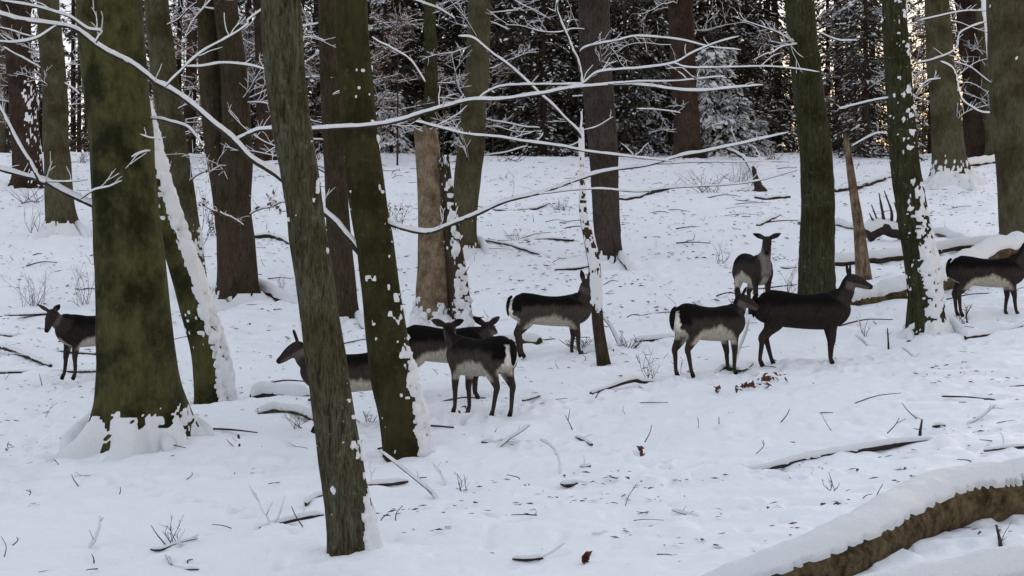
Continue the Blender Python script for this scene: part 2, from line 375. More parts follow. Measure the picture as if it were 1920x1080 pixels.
    parts = [mesh_np('trunk', vf, grid_faces(V.shape[0], nth), M[mat], root)]
    if snow:
        n = len(zs)
        ang = snow.get('dir', -.2)
        side = np.cos(th-ang)[None]
        hh = zs[:, None]
        q = V[:n]
        fn = vn(q[..., 0]*7, q[..., 1]*7, q[..., 2]*8, sd_)*.35+vn(q[..., 0]*17, q[..., 1]*17, q[..., 2]*19, sd_)*.65+vn(q[..., 0]*34, q[..., 1]*34, q[..., 2]*38, sd_)*.55
        lo = vn(q[..., 0]*2.4, q[..., 1]*2.4, q[..., 2]*1.9, sd_+2)
        m = np.full((n, nth), -1.1)
        m = m+snow.get('base', 0)*2.4*np.exp(-(np.clip(hh, 0, 9)/snow.get('bh', .35))**2)
        h0, h1 = snow.get('band', (0, 1))
        m = m+snow.get('side', 0)*2.2*sst(snow.get('edge', .1), snow.get('edge', .1)+.55, side)*sst(h0-.3, h0+.1, hh)*(1-sst(h1*.5, h1, hh)*.8)
        m = m+snow.get('full', 0)*2.2*sst(.1, .5, side)
        m = m+fn*snow.get('rag', .9)+lo*.6
        if flare > .5: m = m-2.6*sst(-.35, -.9, np.cos(lobes*th+sd_))[None]*np.exp(-(np.clip(hh, 0, 9)/.13)**2)*sst(-.1, .3, vn(np.cos(th)*1.5+sd_, np.sin(th)*1.5, 0, 12))[None]
        if not snow.get('side') and not snow.get('full'): m = m-.9*sst(.6, .9, hh)
        # odd flakes clinging to the bark
        sp = vn(q[..., 0]*15+50, q[..., 1]*15, q[..., 2]*13, sd_+5)
        m = np.maximum(m, (sp+.25*vn(q[..., 0]*40, q[..., 1]*40, q[..., 2]*30, sd_+9)-snow.get('spk', .80)-.30)*4*(hh < vis))
        th_ = snow.get('thick', .05)
        off = np.where(m > 0, .004+th_*np.tanh(m*1.1)*(1+.35*vn(q[..., 0]*14+9, q[..., 1]*14, q[..., 2]*16, sd_+7)), -.012)
        # snow banks up against the foot and spreads
        bank = .6*snow.get('bank', 0)*np.exp(-np.clip(hh, 0, 9)/.10)
        off = off+np.where(m > 0, bank, 0)
        Q = q+N*off[..., None]
        Q[..., 2] += np.where(m > 0, .25*th_, 0)
        keep = m > 0
        f = grid_faces(n, nth, keep)
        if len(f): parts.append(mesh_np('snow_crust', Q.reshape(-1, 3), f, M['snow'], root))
    local(parts, root)
    if crown and top is None:
        mb = MB()
        rg = random.Random(sd_)
        for k in range(7):
            z = vis+1.2+(height-vis-1.5)*k/7 if height > vis+2 else vis+1+k*.3
            i = int(np.argmin(abs(zs-z))); a = rg.uniform(0, 6.28); L = rg.uniform(1.2, 2.6)
            p0 = ctr[i]; d = np.array([math.cos(a), math.sin(a), .6])
            q = catmull([p0, p0+d*L*.5, p0+d*L+np.array([0, 0, .4])], 8); add_tube(mb, q, np.linspace(r[i]*.4+.01, .01, 8), 6)
        o = mb.build('crown', M['branch'], root); local([o], root)
    TREES[key] = dict(root=root, D=D, ctr=ctr, r=r, zs=zs, zg=zg, label=label)
    return root
def limb(key, pts, D0=None, D1=None, snow=.55, mat='branch', tw=6, leaf=0, twl=(.10, .38), twr=.0028, name='limb', wsc=.74):
    """pts (px, py, width px) along a limb; the depth runs from D0 at its root to D1 at its tip"""
    t = TREES[key]; root = t['root']; D0 = D0 or t['D']; D1 = D1 or D0
    n = len(pts); A = np.array([[*P(px, py, D0+(D1-D0)*k/(n-1)), wpx*wsc*(D0+(D1-D0)*k/(n-1))/F/2] for k, (px, py, wpx) in enumerate(pts)])
    L = np.linalg.norm(np.diff(A[:, :3], axis=0), axis=1).sum(); m = max(10, int(L/.035))
    Q = catmull(A, m); C = Q[:, :3]; r = np.maximum(Q[:, 3], .0025)
    s = len(pts)+int(abs(pts[0][0])*7+abs(pts[0][1]))
    k = np.arange(m)/8.
    C[:, 2] += r*.8*vn(k, s, 0, 3)+.012*vn(k*.6, s, 0, 4); C[:, 1] += .05*vn(k*.25, s, 7, 4); C[:, 0] += r*.3*vn(k, s, 5, 5)
    mw, ms, ml = MB(), MB(), MB()
    add_tube(mw, C, r*.72, 9, .18, s, .5)
    add_snowcap(ms, C, r*.74, r.mean()*snow*1.1+.002, 12, s, lump=.5)
    tw = int(tw*.7+.5)
    if tw: twigs(mw, ms, C, r, tw, twl[0], twl[1], twr, s, leaves=ml if leaf else None, nleaf=leaf, snow=.0025)
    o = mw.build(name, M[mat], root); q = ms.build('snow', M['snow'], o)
    ps = [o, q]
    if ml.ok(): ps.append(ml.build('leaves', M['leaf'], o, False))
    local(ps, root)
def rand_limbs(key, n, zlo, zhi, L, sd_, leaf=0, twn=12, sides=None, snow=.9, rb=.02):
    t = TREES[key]; root = t['root']; rg = random.Random(sd_)
    for k in range(n):
        z = t['zg']+rg.uniform(zlo, zhi); i = int(np.argmin(abs(t['zs']+t['zg']-z)))
        a = rg.choice(sides)+rg.uniform(-.5, .5) if sides else rg.uniform(0, 6.28)
        LL = L*rg.uniform(.5, 1.1); d = np.array([math.cos(a), math.sin(a)*.8, rg.uniform(-.15, .55)])
        p = t['ctr'][i]+np.array([math.cos(a), math.sin(a), 0])*t['r'][i]*.6
        pts = [p]
        for j in range(5):
            d = d+np.array([rg.uniform(-.3, .3), rg.uniform(-.3, .3), rg.uniform(-.3, .22)]); d /= np.linalg.norm(d)
            pts.append(pts[-1]+d*LL/5)
        m = 26; C = catmull(pts, m); r = np.linspace(rb, .004, m)*rg.uniform(.6, 1.1)
        mw, ms, ml = MB(), MB(), MB(); add_tube(mw, C, r, 6)
        add_snowcap(ms, C, r, .006*snow, 8, rg.randint(0, 99), lump=.6)
        twigs(mw, ms, C, r, twn, .25*LL*.6, .75*LL*.6, .0045, rg.randint(0, 9999), leaves=ml if leaf else None, nleaf=leaf, snow=.0012)
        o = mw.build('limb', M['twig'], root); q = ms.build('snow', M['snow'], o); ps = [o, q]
        if ml.ok(): ps.append(ml.build('leaves', M['leaf'], o, False))
        local(ps, root)

# --- the trunks, read from the photograph top to foot
tree('big', 'beech_tree', 'thickest mossy beech trunk with snow-banked roots on the left', [(208, 0, 122), (213, 120, 122), (228, 300, 118), (238, 400, 124), (252, 550, 138), (259, 650, 148), (262, 720, 158), (262, 780, 176), (258, 838, 200)],
     'moss', flare=.72, fh=.2, lobes=7, rough=.045, snow=dict(base=.85, bh=.42, thick=.016, bank=.0, rag=.9, spk=2), mound=(.9, .07))
tree('lean', 'leaning_tree', 'leaning trunk with a thick ribbon of snow along its upper side', [(258, 190, 38), (284, 300, 42), (310, 400, 50), (342, 500, 56), (371, 600, 62), (392, 680, 66), (400, 752, 70)],
     'moss', flare=.15, snow=dict(full=.95, dir=.1, thick=.05, rag=1.7, base=0, spk=.95), top='cut', rough=.04)
tree('t2b', 'beech_tree', 'slender trunk rising between the mossy giant and the forked pair', [(292, 0, 44), (308, 150, 50), (330, 280, 48), (348, 380, 42), (362, 480, 38), (368, 548, 40)], 'grey', snow=dict(side=.5, band=(0, 1.5), thick=.03))
tree('t3b', 'beech_tree', 'right stem of the forked pair with snow-capped root knees', [(424, 0, 44), (438, 150, 50), (446, 280, 58), (438, 380, 66), (443, 450, 72), (447, 520, 76), (447, 568, 88)], 'brown', flare=.7, fh=.18, lobes=4,
     snow=dict(base=.8, bh=.16, thick=.07, bank=.08, dir=-1.2), mound=(.7, .08))
tree('t3a', 'beech_tree', 'dark left stem of the forked pair, merging into its neighbour low down', [(388, 0, 38), (394, 150, 42), (408, 280, 48), (424, 400, 44), (436, 540, 40)], 'brown', D=TREES['t3b']['D']+.25, crown=False, snow=dict(base=0))
tree('t4', 'pine_tree', 'reddish pine trunk at the far left edge', [(22, 0, 44), (36, 120, 50), (48, 240, 52), (52, 350, 54)], 'red', snow=dict(side=.4, band=(0, 4), thick=.03))
tree('t5', 'beech_tree', 'straight grey-brown trunk second from the left edge', [(92, 0, 40), (98, 120, 46), (106, 280, 48), (114, 400, 54), (118, 438, 62)], 'grey', flare=.8, fh=.25, snow=dict(base=.8, bh=.25, thick=.06, bank=.08), mound=(.7, .12))
tree('front', 'oak_tree', 'nearest slim tree with fissured grey-green bark', [(527, 0, 75), (540, 180, 74), (568, 360, 69), (585, 480, 70), (617, 720, 76), (640, 880, 82), (655, 980, 88), (659, 1046, 92)],
     'oak', flare=.22, fh=.09, lobes=3, dense=1.5, snow=dict(side=.75, band=(0, .45), dir=-.1, thick=.03, base=.25, bh=.06, bank=.04, spk=.74, edge=.45), mound=(.35, .05))
tree('green', 'beech_tree', 'smooth olive-green trunk with snow plastered on its lower right side', [(658, 0, 61), (669, 180, 64), (686, 360, 72), (706, 480, 72), (722, 600, 76), (739, 720, 83), (755, 800, 86), (759, 856, 90)],
     'moss2', flare=.15, fh=.12, lobes=3, snow=dict(side=.72, band=(0, 1.5), dir=-.1, thick=.04, edge=.42, rag=1.3, base=.1, bank=.02, spk=.82), mound=(.5, .05))
tree('t8', 'beech_tree', 'dark trunk half hidden behind the smooth olive-green one', [(612, 0, 34), (621, 200, 38), (633, 400, 44), (642, 540, 52), (646, 612, 62)], 'brown', flare=.5, lobes=4, snow=dict(base=.6, bh=.2, thick=.07, bank=.08, dir=-.6), mound=(.5, .12))
tree('t9', 'pine_tree', 'red-brown pine trunk on the skyline left of the nearest slim tree', [(489, 0, 28), (496, 150, 33), (502, 292, 40)], 'red', base=300)
tree('tan', 'broken_snag', 'pale barkless broken trunk with a snow-capped top', [(797, 238, 40), (804, 300, 50), (808, 360, 54), (812, 480, 60), (814, 580, 68), (814, 655, 84)], 'tan', flare=.3, lobes=4, top='broken', cat='snag',
     snow=dict(base=1., bh=.62, thick=.09, bank=.10, rag=1.5, dir=0, spk=.9), mound=(.7, .16))
tree('dark', 'broken_snag', 'dark ragged stub with snow streaks beside the pale barkless trunk', [(832, 292, 15), (838, 350, 22), (846, 430, 32), (856, 520, 40), (864, 600, 46), (868, 668, 56)], 'brown', flare=.3, top='broken', cat='snag', D=TREES['tan']['D']-.12,
     snow=dict(base=.9, bh=.45, thick=.08, bank=.08, side=.55, band=(0, 3), dir=-1.2, edge=.6, rag=1.3, spk=.6))
tree('t10', 'pine_tree', 'thin dark stem seen above the pale barkless trunk', [(806, 0, 22), (808, 120, 24), (810, 300, 28)], 'oakdark', base=302)
tree('t11', 'beech_tree', 'crooked brown trunk just right of the two broken stubs', [(900, 0, 42), (894, 150, 44), (884, 260, 50), (874, 360, 50), (868, 450, 48), (870, 478, 60)], 'grey', flare=.7, fh=.2, lobes=4, snow=dict(base=.8, bh=.2, thick=.06, bank=.1), mound=(.6, .1))
tree('t12', 'pine_tree', 'stout purple-brown trunk in the middle of the slope', [(1113, 0, 58), (1124, 180, 58), (1133, 300, 54), (1137, 400, 50), (1146, 488, 44)], 'purple', flare=.3, snow=dict(base=.6, bh=.12, thick=.05, spk=.82, dir=-.3), mound=(.35, .1))
tree('sap', 'sapling', 'thin crooked sapling plastered with snow beside the central doe', [(1089, 236, 9), (1091, 330, 10), (1094, 400, 16), (1105, 450, 22), (1114, 500, 24), (1118, 570, 22), (1124, 630, 22), (1137, 682, 26)], 'brown', flare=.25, top='cut', rough=.12,
     snow=dict(side=.72, band=(.75, 12), edge=-.0, dir=-1.5, thick=.010, rag=1.25, spk=.72), dense=1.3)
tree('t14', 'pine_tree', 'brown pine trunk on the crest right of centre', [(1276, 0, 46), (1282, 150, 48), (1293, 290, 50)], 'red', base=296, snow=dict(spk=.8))
tree('t15', 'beech_tree', 'greenish trunk behind the crest between two brown pines', [(1236, 0, 34), (1240, 150, 36), (1244, 300, 38)], 'moss2', D=66)
tree('t16', 'oak_tree', 'dark green ridged trunk behind the standing dark doe', [(1498, 0, 54), (1517, 180, 57), (1531, 300, 60), (1534, 420, 64), (1535, 520, 68), (1536, 600, 76)], 'oakdark', flare=.3, dense=1.4, snow=dict(spk=.7, base=.5, bh=.1))
tree('t17', 'oak_tree', 'ridged trunk with frozen snow caked down its right side', [(1677, 0, 45), (1687, 180, 50), (1699, 300, 54), (1711, 400, 58), (1727, 500, 62), (1739, 590, 68), (1742, 636, 84)], 'oakdark', flare=.45, fh=.14, lobes=4, dense=1.4,
     snow=dict(side=.66, band=(0, 2.4), dir=-.5, edge=-.05, thick=.03, rag=1.5, base=.6, bh=.2, bank=.04, spk=.72), mound=(.55, .12))
tree('t18', 'beech_tree', 'grey-olive beech with spreading roots on the right crest', [(1757, 0, 46), (1770, 180, 54), (1780, 290, 60), (1786, 350, 72)], 'grey', flare=.8, fh=.35, lobes=5, snow=dict(base=.75, bh=.5, thick=.08, bank=.1, rag=1.5, spk=.78), mound=(.9, .15))
tree('t19', 'beech_tree', 'wide olive trunk cut by the right edge of the picture', [(1890, 0, 78), (1900, 200, 80), (1912, 350, 78), (1918, 450, 80), (1920, 478, 88)], 'grey', snow=dict(spk=.74, base=.6, bh=.15))
tree('t20', 'beech_tree', 'thin grey stem with snow down one side near the right edge', [(1837, 0, 20), (1849, 130, 22), (1862, 290, 28)], 'grey', base=298, snow=dict(side=1.1, band=(0, 9), dir=-.4, thick=.05))
tree('t21', 'pine_tree', 'dark red pine trunk on the crest near the right edge', [(1812, 0, 42), (1826, 140, 46), (1838, 285, 56)], 'red', base=294)
tree('snag', 'broken_snag', 'narrow splintered reddish snag between the two ridged trunks', [(1586, 250, 10), (1592, 300, 13), (1602, 370, 17), (1612, 440, 22), (1622, 526, 30)], 'tan2', top='broken', cat='snag', rough=.15, flare=.2, snow=dict(spk=.8), dense=1.5)

# --- limbs, traced
def shift(k): return TREES[k]['D']
g = shift('green')
limb('green', [(690, 500, 24), (655, 445, 22), (605, 393, 20), (530, 338, 19), (480, 302, 18), (440, 268, 18), (400, 236, 17), (350, 195, 16), (300, 162, 15), (270, 140, 14), (220, 108, 14), (180, 82, 13), (145, 57, 12), (105, 48, 12), (40, 38, 11), (0, 30, 10), (-70, 10, 8)], g, g-1.6, tw=10)
limb('green', [(440, 268, 12), (480, 250, 12), (520, 241, 12), (600, 239, 12), (680, 238, 12), (760, 226, 12), (830, 202, 11), (870, 193, 10), (930, 188, 10), (1000, 179, 9), (1060, 171, 9), (1110, 165, 8), (1180, 161, 7), (1280, 171, 6), (1350, 167, 5), (1430, 160, 3)], g-.5, g-1.2, tw=14)
limb('green', [(893, 192, 6), (915, 175, 6), (945, 165, 6), (1000, 162, 6), (1080, 158, 6), (1097, 153, 6), (1120, 136, 6), (1157, 128, 6), (1207, 125, 6), (1263, 117, 5), (1300, 98, 4), (1343, 80, 4), (1387, 68, 3)], g-.8, g-1.1, tw=9)
limb('green', [(1263, 118, 4), (1290, 126, 4), (1363, 126, 4), (1447, 126, 4), (1537, 137, 3)], g-1.1, g-1.0, tw=6)
limb('green', [(1140, 160, 5), (1200, 155, 5), (1277, 152, 4), (1360, 145, 3)], g-1.1, g-1.0, tw=6, leaf=2)
limb('green', [(780, 228, 6), (810, 233, 7), (850, 243, 7), (897, 255, 7), (950, 263, 7), (990, 267, 7), (1057, 275, 7), (1107, 285, 6), (1190, 296, 5), (1260, 303, 3)], g-.9, g-1.1, tw=12)
limb('green', [(722, 414, 20), (745, 422, 16), (800, 434, 15), (850, 416, 14), (900, 396, 13), (960, 376, 11), (1023, 356, 10), (1087, 335, 9), (1147, 322, 8), (1213, 310, 8), (1277, 291, 6), (1340, 282, 5), (1390, 272, 4), (1480, 250, 3)], g-.05, g-1.0, tw=14)
limb('green', [(1010, 361, 5), (1100, 358, 5), (1200, 358, 5), (1280, 351, 5), (1397, 343, 4), (1493, 320, 3)], g-.7, g-1.0, tw=12)
limb('green', [(1213, 311, 4), (1280, 306, 4), (1380, 305, 3), (1480, 303, 3)], g-.7, g-.9, tw=10)
limb('green', [(310, 163, 7), (335, 135, 7), (360, 110, 7), (390, 88, 7), (430, 68, 6), (463, 48, 6), (468, 38, 5), (520, 0, 4)], g-1.2, g-1.1, tw=7)
limb('green', [(350, 122, 6), (380, 125, 7), (420, 122, 7), (470, 126, 6), (500, 133, 5)], g-1.2, g-1.1, tw=3)
limb('green', [(105, 50, 8), (70, 73, 8), (30, 82, 8), (-10, 80, 6)], g-1.5, g-1.5, tw=3)
limb('green', [(180, 82, 8), (190, 62, 8), (165, 57, 9), (135, 36, 8), (100, 24, 7), (60, 12, 6), (0, 2, 5)], g-1.4, g-1.5, tw=7)
limb('big', [(232, 400, 20), (205, 394, 20), (150, 376, 18), (100, 352, 15), (60, 331, 13), (0, 316, 12), (-60, 300, 9)], None, shift('big')-.5, tw=8)
limb('big', [(88, 346, 14), (76, 338, 12), (60, 307, 11), (33, 263, 10), (8, 215, 8), (-20, 170, 7)], shift('big')-.4, shift('big')-.5, tw=5)
limb('big', [(78, 341, 5), (130, 341, 5), (165, 335, 3)], shift('big')-.4, shift('big')-.5, tw=3)
limb('big', [(150, 374, 6), (175, 359, 6), (205, 352, 5), (228, 341, 4)], shift('big')-.45, shift('big')-.5, tw=3)
limb('big', [(278, 222, 8), (300, 223, 8), (317, 227, 8), (350, 238, 7), (366, 255, 6), (380, 273, 4)], None, shift('big')-.3, tw=2)
limb('big', [(280, 282, 5), (262, 286, 5), (245, 295, 4)], shift('big')-.4, shift('big')-.5, tw=3)
limb('big', [(300, 262, 4), (280, 258, 4), (262, 250, 3)], shift('big')-.4, shift('big')-.5, tw=3)
limb('t5', [(150, 177, 5), (125, 158, 5), (100, 143, 5), (60, 120, 5), (7, 88, 4)], tw=5)
limb('t5', [(60, 70, 4), (30, 60, 4), (-10, 48, 3)], tw=5)
s = shift('sap')
limb('sap', [(1090, 262, 9), (1087, 250, 9), (1077, 237, 8), (1055, 214, 8), (1037, 197, 8), (1013, 177, 8), (993, 157, 7), (963, 130, 7), (930, 107, 7), (910, 90, 6), (887, 72, 6), (860, 68, 5)], s, s-.4, tw=7)
limb('sap', [(1088, 245, 6), (1090, 225, 5), (1089, 210, 4)], s, s, tw=2)
limb('sap', [(1092, 165, 7), (1085, 120, 8), (1075, 98, 8), (1062, 65, 7), (1050, 40, 7), (1044, 18, 6), (1048, -15, 5)], s, s-.2, tw=6)
limb('sap', [(1088, 97, 5), (1103, 85, 5), (1160, 75, 6), (1203, 69, 6), (1277, 75, 5), (1330, 88, 4), (1390, 93, 3)], s, s-.3, tw=8)
limb('sap', [(1090, 245, 3), (1120, 238, 3), (1150, 220, 2)], s, s, tw=2)
limb('t11', [(927, 174, 5), (900, 160, 5), (893, 140, 5), (887, 117, 5), (880, 83, 5), (878, 62, 4)], tw=8)
limb('t11', [(853, 35, 7), (820, 15, 7), (790, 4, 6), (760, -6, 6)], tw=6)
limb('t11', [(873, 52, 4), (907, 40, 4), (930, 45, 4), (953, 57, 3)], tw=4)
limb('t11', [(873, 34, 4), (923, 24, 4), (973, 18, 3)], tw=4)
limb('t10', [(797, 153, 6), (767, 110, 6), (730, 90, 6), (697, 70, 5)], D0=30, tw=6)
limb('t11', [(890, 221, 5), (940, 230, 5), (985, 238, 4), (1012, 241, 3)], tw=5)
limb('t12', [(1073, 180, 4), (1110, 181, 5), (1147, 191, 4)], tw=3)
limb('t12', [(1193, 203, 4), (1243, 208, 4), (1275, 212, 3)], tw=5)
limb('t11', [(847, 304, 5), (907, 293, 5), (950, 285, 4), (990, 275, 3)], tw=3)
limb('t18', [(1762, 117, 6), (1787, 133, 7), (1800, 180, 7), (1820, 200, 6), (1840, 210, 6), (1868, 213, 5)], 38, 38, tw=5)
limb('t17', [(1717, 117, 5), (1753, 110, 5), (1790, 92, 5), (1800, 60, 5), (1847, 40, 4)], tw=6)
limb('t17', [(1717, 41, 4), (1797, 25, 4), (1850, 18, 3)], tw=7)
limb('t17', [(1717, 178, 5), (1737, 154, 5), (1763, 148, 4)], tw=4)
limb('t17', [(1672, 182, 5), (1630, 190, 5), (1573, 203, 4)], tw=6)
limb('t16', [(1530, 60, 5), (1573, 77, 5), (1607, 78, 4)], tw=4)
limb('t19', [(1880, 165, 5), (1850, 150, 5), (1820, 128, 4), (1790, 118, 3)], tw=5)
limb('t17', [(1668, 253, 5), (1640, 251, 6), (1597, 273, 5)], 34, 34, tw=3)
limb('t3b', [(455, 30, 6), (430, 22, 6), (380, 13, 5)], tw=6)
limb('t8', [(618, 35, 6), (590, 44, 6), (553, 50, 5)], tw=6)
limb('t8', [(660, 148, 4), (600, 146, 4), (567, 147, 3)], tw=6, leaf=2)
limb('t3b', [(470, 400, 6), (500, 388, 6), (535, 380, 5), (560, 385, 4)], 20, 17, tw=14, leaf=4)
limb('t3b', [(455, 420, 5), (430, 405, 5), (400, 395, 4), (375, 380, 3)], 22, 20, tw=10, leaf=4)
for key, n, lo, hi, L, sd_, lf in [('t2b', 5, 2, 6, 1.6, 1, 0), ('t3b', 7, 2.2, 6, 2., 2, 3), ('t8', 6, 2, 6, 1.8, 3, 1), ('t11', 8, 1.5, 6, 1.8, 4, 0), ('t12', 7, 3, 7, 2, 5, 0), ('t5', 5, 2.5, 7, 2, 6, 0),
                                   ('t4', 6, 1.5, 7, 2, 7, 0), ('t18', 7, 1.5, 7, 2.2, 8, 0), ('t9', 6, .5, 7, 2.4, 9, 3), ('t10', 9, 1, 7, 2.4, 10, 4), ('t14', 8, .8, 7, 2.4, 11, 0), ('t16', 3, 3, 5, 1.2, 12, 0), ('t21', 5, 1, 6, 2, 13, 0), ('t20', 4, 1, 6, 2, 14, 0), ('t15', 6, 1, 7, 2.4, 15, 0)]:
    rand_limbs(key, n, lo, hi, L, sd_, lf, twn=11)
# roots spreading from a few feet
def rootlimb(key, pts, snow=.9):
    t = TREES[key]; root = t['root']
    A = []
    for px, py, wpx, lift in pts:
        X, D = hit(px, py); D = min(D, t['D']+.6); X = (px-960)/F*D; r = wpx*D/F/2; A.append([X, D, float(G(X, D))+lift*r, r])
    Q = catmull(np.array(A), 26); C, r = Q[:, :3], Q[:, 3]
    mw, ms = MB(), MB(); add_tube(mw, C, r, 10, .15, 4, .6); add_snowcap(ms, C, r, r.mean()*snow, 12, 5, cover=.1)
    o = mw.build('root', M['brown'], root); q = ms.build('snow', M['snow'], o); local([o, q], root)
rootlimb('big', [(320, 800, 50, .6), (350, 815, 30, .3), (395, 826, 16, -1.6)])
rootlimb('big', [(200, 815, 56, .5), (165, 835, 36, .2), (120, 848, 22, -1.6)])
rootlimb('big', [(235, 825, 50, .5), (215, 842, 34, .2), (190, 855, 20, -1.8)])
rootlimb('big', [(290, 825, 46, .5), (305, 838, 30, .1), (318, 850, 18, -1.8)])
rootlimb('t3b', [(472, 545, 30, .6), (500, 560, 20, .5), (530, 566, 14, .2), (565, 570, 10, -1.4)])
rootlimb('t3b', [(430, 555, 26, .6), (418, 570, 18, .2), (405, 580, 12, -1.6)])
rootlimb('t8', [(655, 600, 22, .5), (672, 612, 14, .2), (690, 620, 10, -1.6)])
rootlimb('t11', [(880, 458, 16, 1.2), (900, 470, 14, .8), (915, 482, 8, -1.6)])
rootlimb('t12', [(1152, 480, 16, .8), (1170, 495, 12, .5), (1185, 508, 8, -1.6)])
rootlimb('t18', [(1800, 335, 20, .8), (1815, 350, 12, .3), (1830, 360, 8, -1.6)])
rootlimb('t18', [(1765, 338, 16, .8), (1757, 350, 12, .3), (1750, 358, 8, -1.6)])
rootlimb('t17', [(1720, 615, 22, .6), (1712, 632, 16, .2), (1705, 645, 10, -1.6)])
rootlimb('t17', [(1760, 610, 26, .6), (1785, 625, 18, .2), (1810, 635, 12, -1.8)])
rootlimb('t5', [(130, 425, 16, .9), (150, 440, 12, .3), (165, 448, 8, -1.6)])

# ------------------------------------------------------------------ fallen wood
def lying(name, label, pts, mat='twig', snow=.8, cat='stick', group=None, sub=2, tw=0, thick=None, lump=.5, nt_=10, side=.0):
    """pts (px, py, width px, lift in m above the snow)"""
    A = []
    for px, py, wpx, lift in pts:
        X, D = hit(px, py); r = wpx*D/F/2
        A.append([X, D, float(G(X, D))+r*.25+lift, r])
    A = np.array(A)
    L = np.linalg.norm(np.diff(A[:, :3], axis=0), axis=1).sum()
    Q = catmull(A, max(12, min(160, int(L/.03)))); C, r = Q[:, :3], np.maximum(Q[:, 3], .003)
    root = empty(name, tuple(A[:, :3].mean(0)-[0, 0, A[:, 3].mean()]), label, cat, group)
    mw, ms = MB(), MB(); s = int(pts[0][0]+pts[0][1])
    k = np.arange(len(C))/7.; C[:, 2] += r*(.25 if nt_ < 30 else .04)*vn(k, s, 0, 3)
    add_tube(mw, C, r, nt_+2, .14 if nt_ < 30 else .05, s, .6)
    ps = []
    if tw: twigs(mw, ms, C, r, tw, .1, .35, .004, s, snow=.006)
    if snow: add_snowcap(ms, C, r, thick if thick is not None else r.mean()*snow+.004, nt_+4, s, cover=side, lump=lump)
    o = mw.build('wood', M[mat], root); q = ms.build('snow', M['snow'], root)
    local([o, q], root)
    return root
lying('fallen_log', 'big curved log with a thick snow cap in the near right corner', [(1230, 1150, 50, -.08), (1330, 1122, 76, -.06), (1430, 1102, 92, -.03), (1540, 1074, 102, .0), (1630, 1038, 106, .02), (1700, 1002, 108, .03), (1770, 976, 108, .04), (1850, 962, 108, .04), (1940, 956, 112, .04), (2060, 950, 114, .04)], 'log', cat='log', thick=.035, lump=.06, nt_=48, side=.60)
lying('fallen_log', 'second snowy log at the very bottom right below the big curved one', [(1480, 1180, 40, 0), (1620, 1150, 60, 0), (1760, 1118, 70, 0), (1940, 1090, 76, 0), (2050, 1084, 76, 0)], 'log', cat='log', thick=.05, lump=.2, nt_=36, side=.3)
lying('fallen_branch', 'long straight branch lying in snow above the big curved log', [(1395, 886, 6, 0), (1440, 880, 10, 0), (1520, 864, 15, .01), (1620, 847, 15, .01), (1700, 834, 11, .01), (1750, 826, 7, 0)], 'twig', cat='branch', thick=.018, lump=.2, nt_=12, side=.25)
lying('fallen_log', 'thick pale snowy log behind the caked trunk and right-hand doe', [(1594, 572, 26, 0), (1680, 562, 38, .02), (1760, 548, 40, .08), (1840, 524, 40, .28), (1912, 502, 38, .3)], 'log', cat='log', thick=.07, lump=.2, nt_=28, side=.25)
lying('fallen_log', 'slim snow-topped log crossing behind the splintered snag', [(1560, 498, 18, .02), (1640, 490, 16, .02), (1720, 484, 16, .05), (1800, 470, 15, .05), (1885, 462, 16, .05)], 'brown', cat='log', thick=.07, lump=.2, nt_=14)
lying('fallen_log', 'short dark log upslope to the left of the splintered snag', [(1497, 420, 8, .02), (1560, 424, 11, .02), (1612, 432, 11, .02)], 'tan2', cat='log', thick=.05, nt_=12)
lying('fallen_log', 'reddish log end lying just right of the caked trunk', [(1742, 436, 12, 0), (1780, 446, 16, 0), (1815, 455, 12, 0), (1850, 452, 8, 0)], 'tan2', cat='log', thick=.04, nt_=12)
lying('fallen_log', 'snowy pole low on the right crest near the edge', [(1805, 270, 12, .3), (1840, 276, 12, .2), (1900, 286, 12, .1)], 'brown', cat='log', thick=.10, nt_=12)
lying('fallen_log', 'upper snow-covered log on the right crest', [(1812, 312, 9, 0), (1860, 306, 10, 0), (1900, 300, 10, 0)], 'brown', cat='log', thick=.10, nt_=12)
lying('fallen_log', 'mossy brown log lying behind the central doe\'s hind legs', [(936, 650, 16, .02), (975, 647, 19, .02), (1012, 648, 18, .02)], 'log', cat='log', thick=.03, nt_=16)
lying('fallen_log', 'dark curved log beside the nearest slim tree', [(484, 780, 10, .02), (520, 776, 13, .04), (560, 780, 13, .03), (592, 788, 13, 0)], 'log', cat='log', thick=.03, nt_=12)
lying('fallen_log', 'snow-buried log left of the smooth olive-green trunk', [(470, 746, 10, 0), (500, 742, 14, 0), (550, 744, 12, 0), (580, 742, 9, 0)], 'twig', cat='log', thick=.07, nt_=12)
lying('fallen_log', 'snowy log on the slope left of the dark doe', [(1190, 640, 6, 0), (1230, 636, 7, 0), (1262, 632, 6, .0)], 'twig', cat='log', thick=.03)
lying('fallen_log', 'short log half buried by the foot of the crooked sapling', [(1092, 664, 10, 0), (1120, 660, 13, 0), (1150, 660, 10, 0)], 'brown', cat='log', thick=.04)
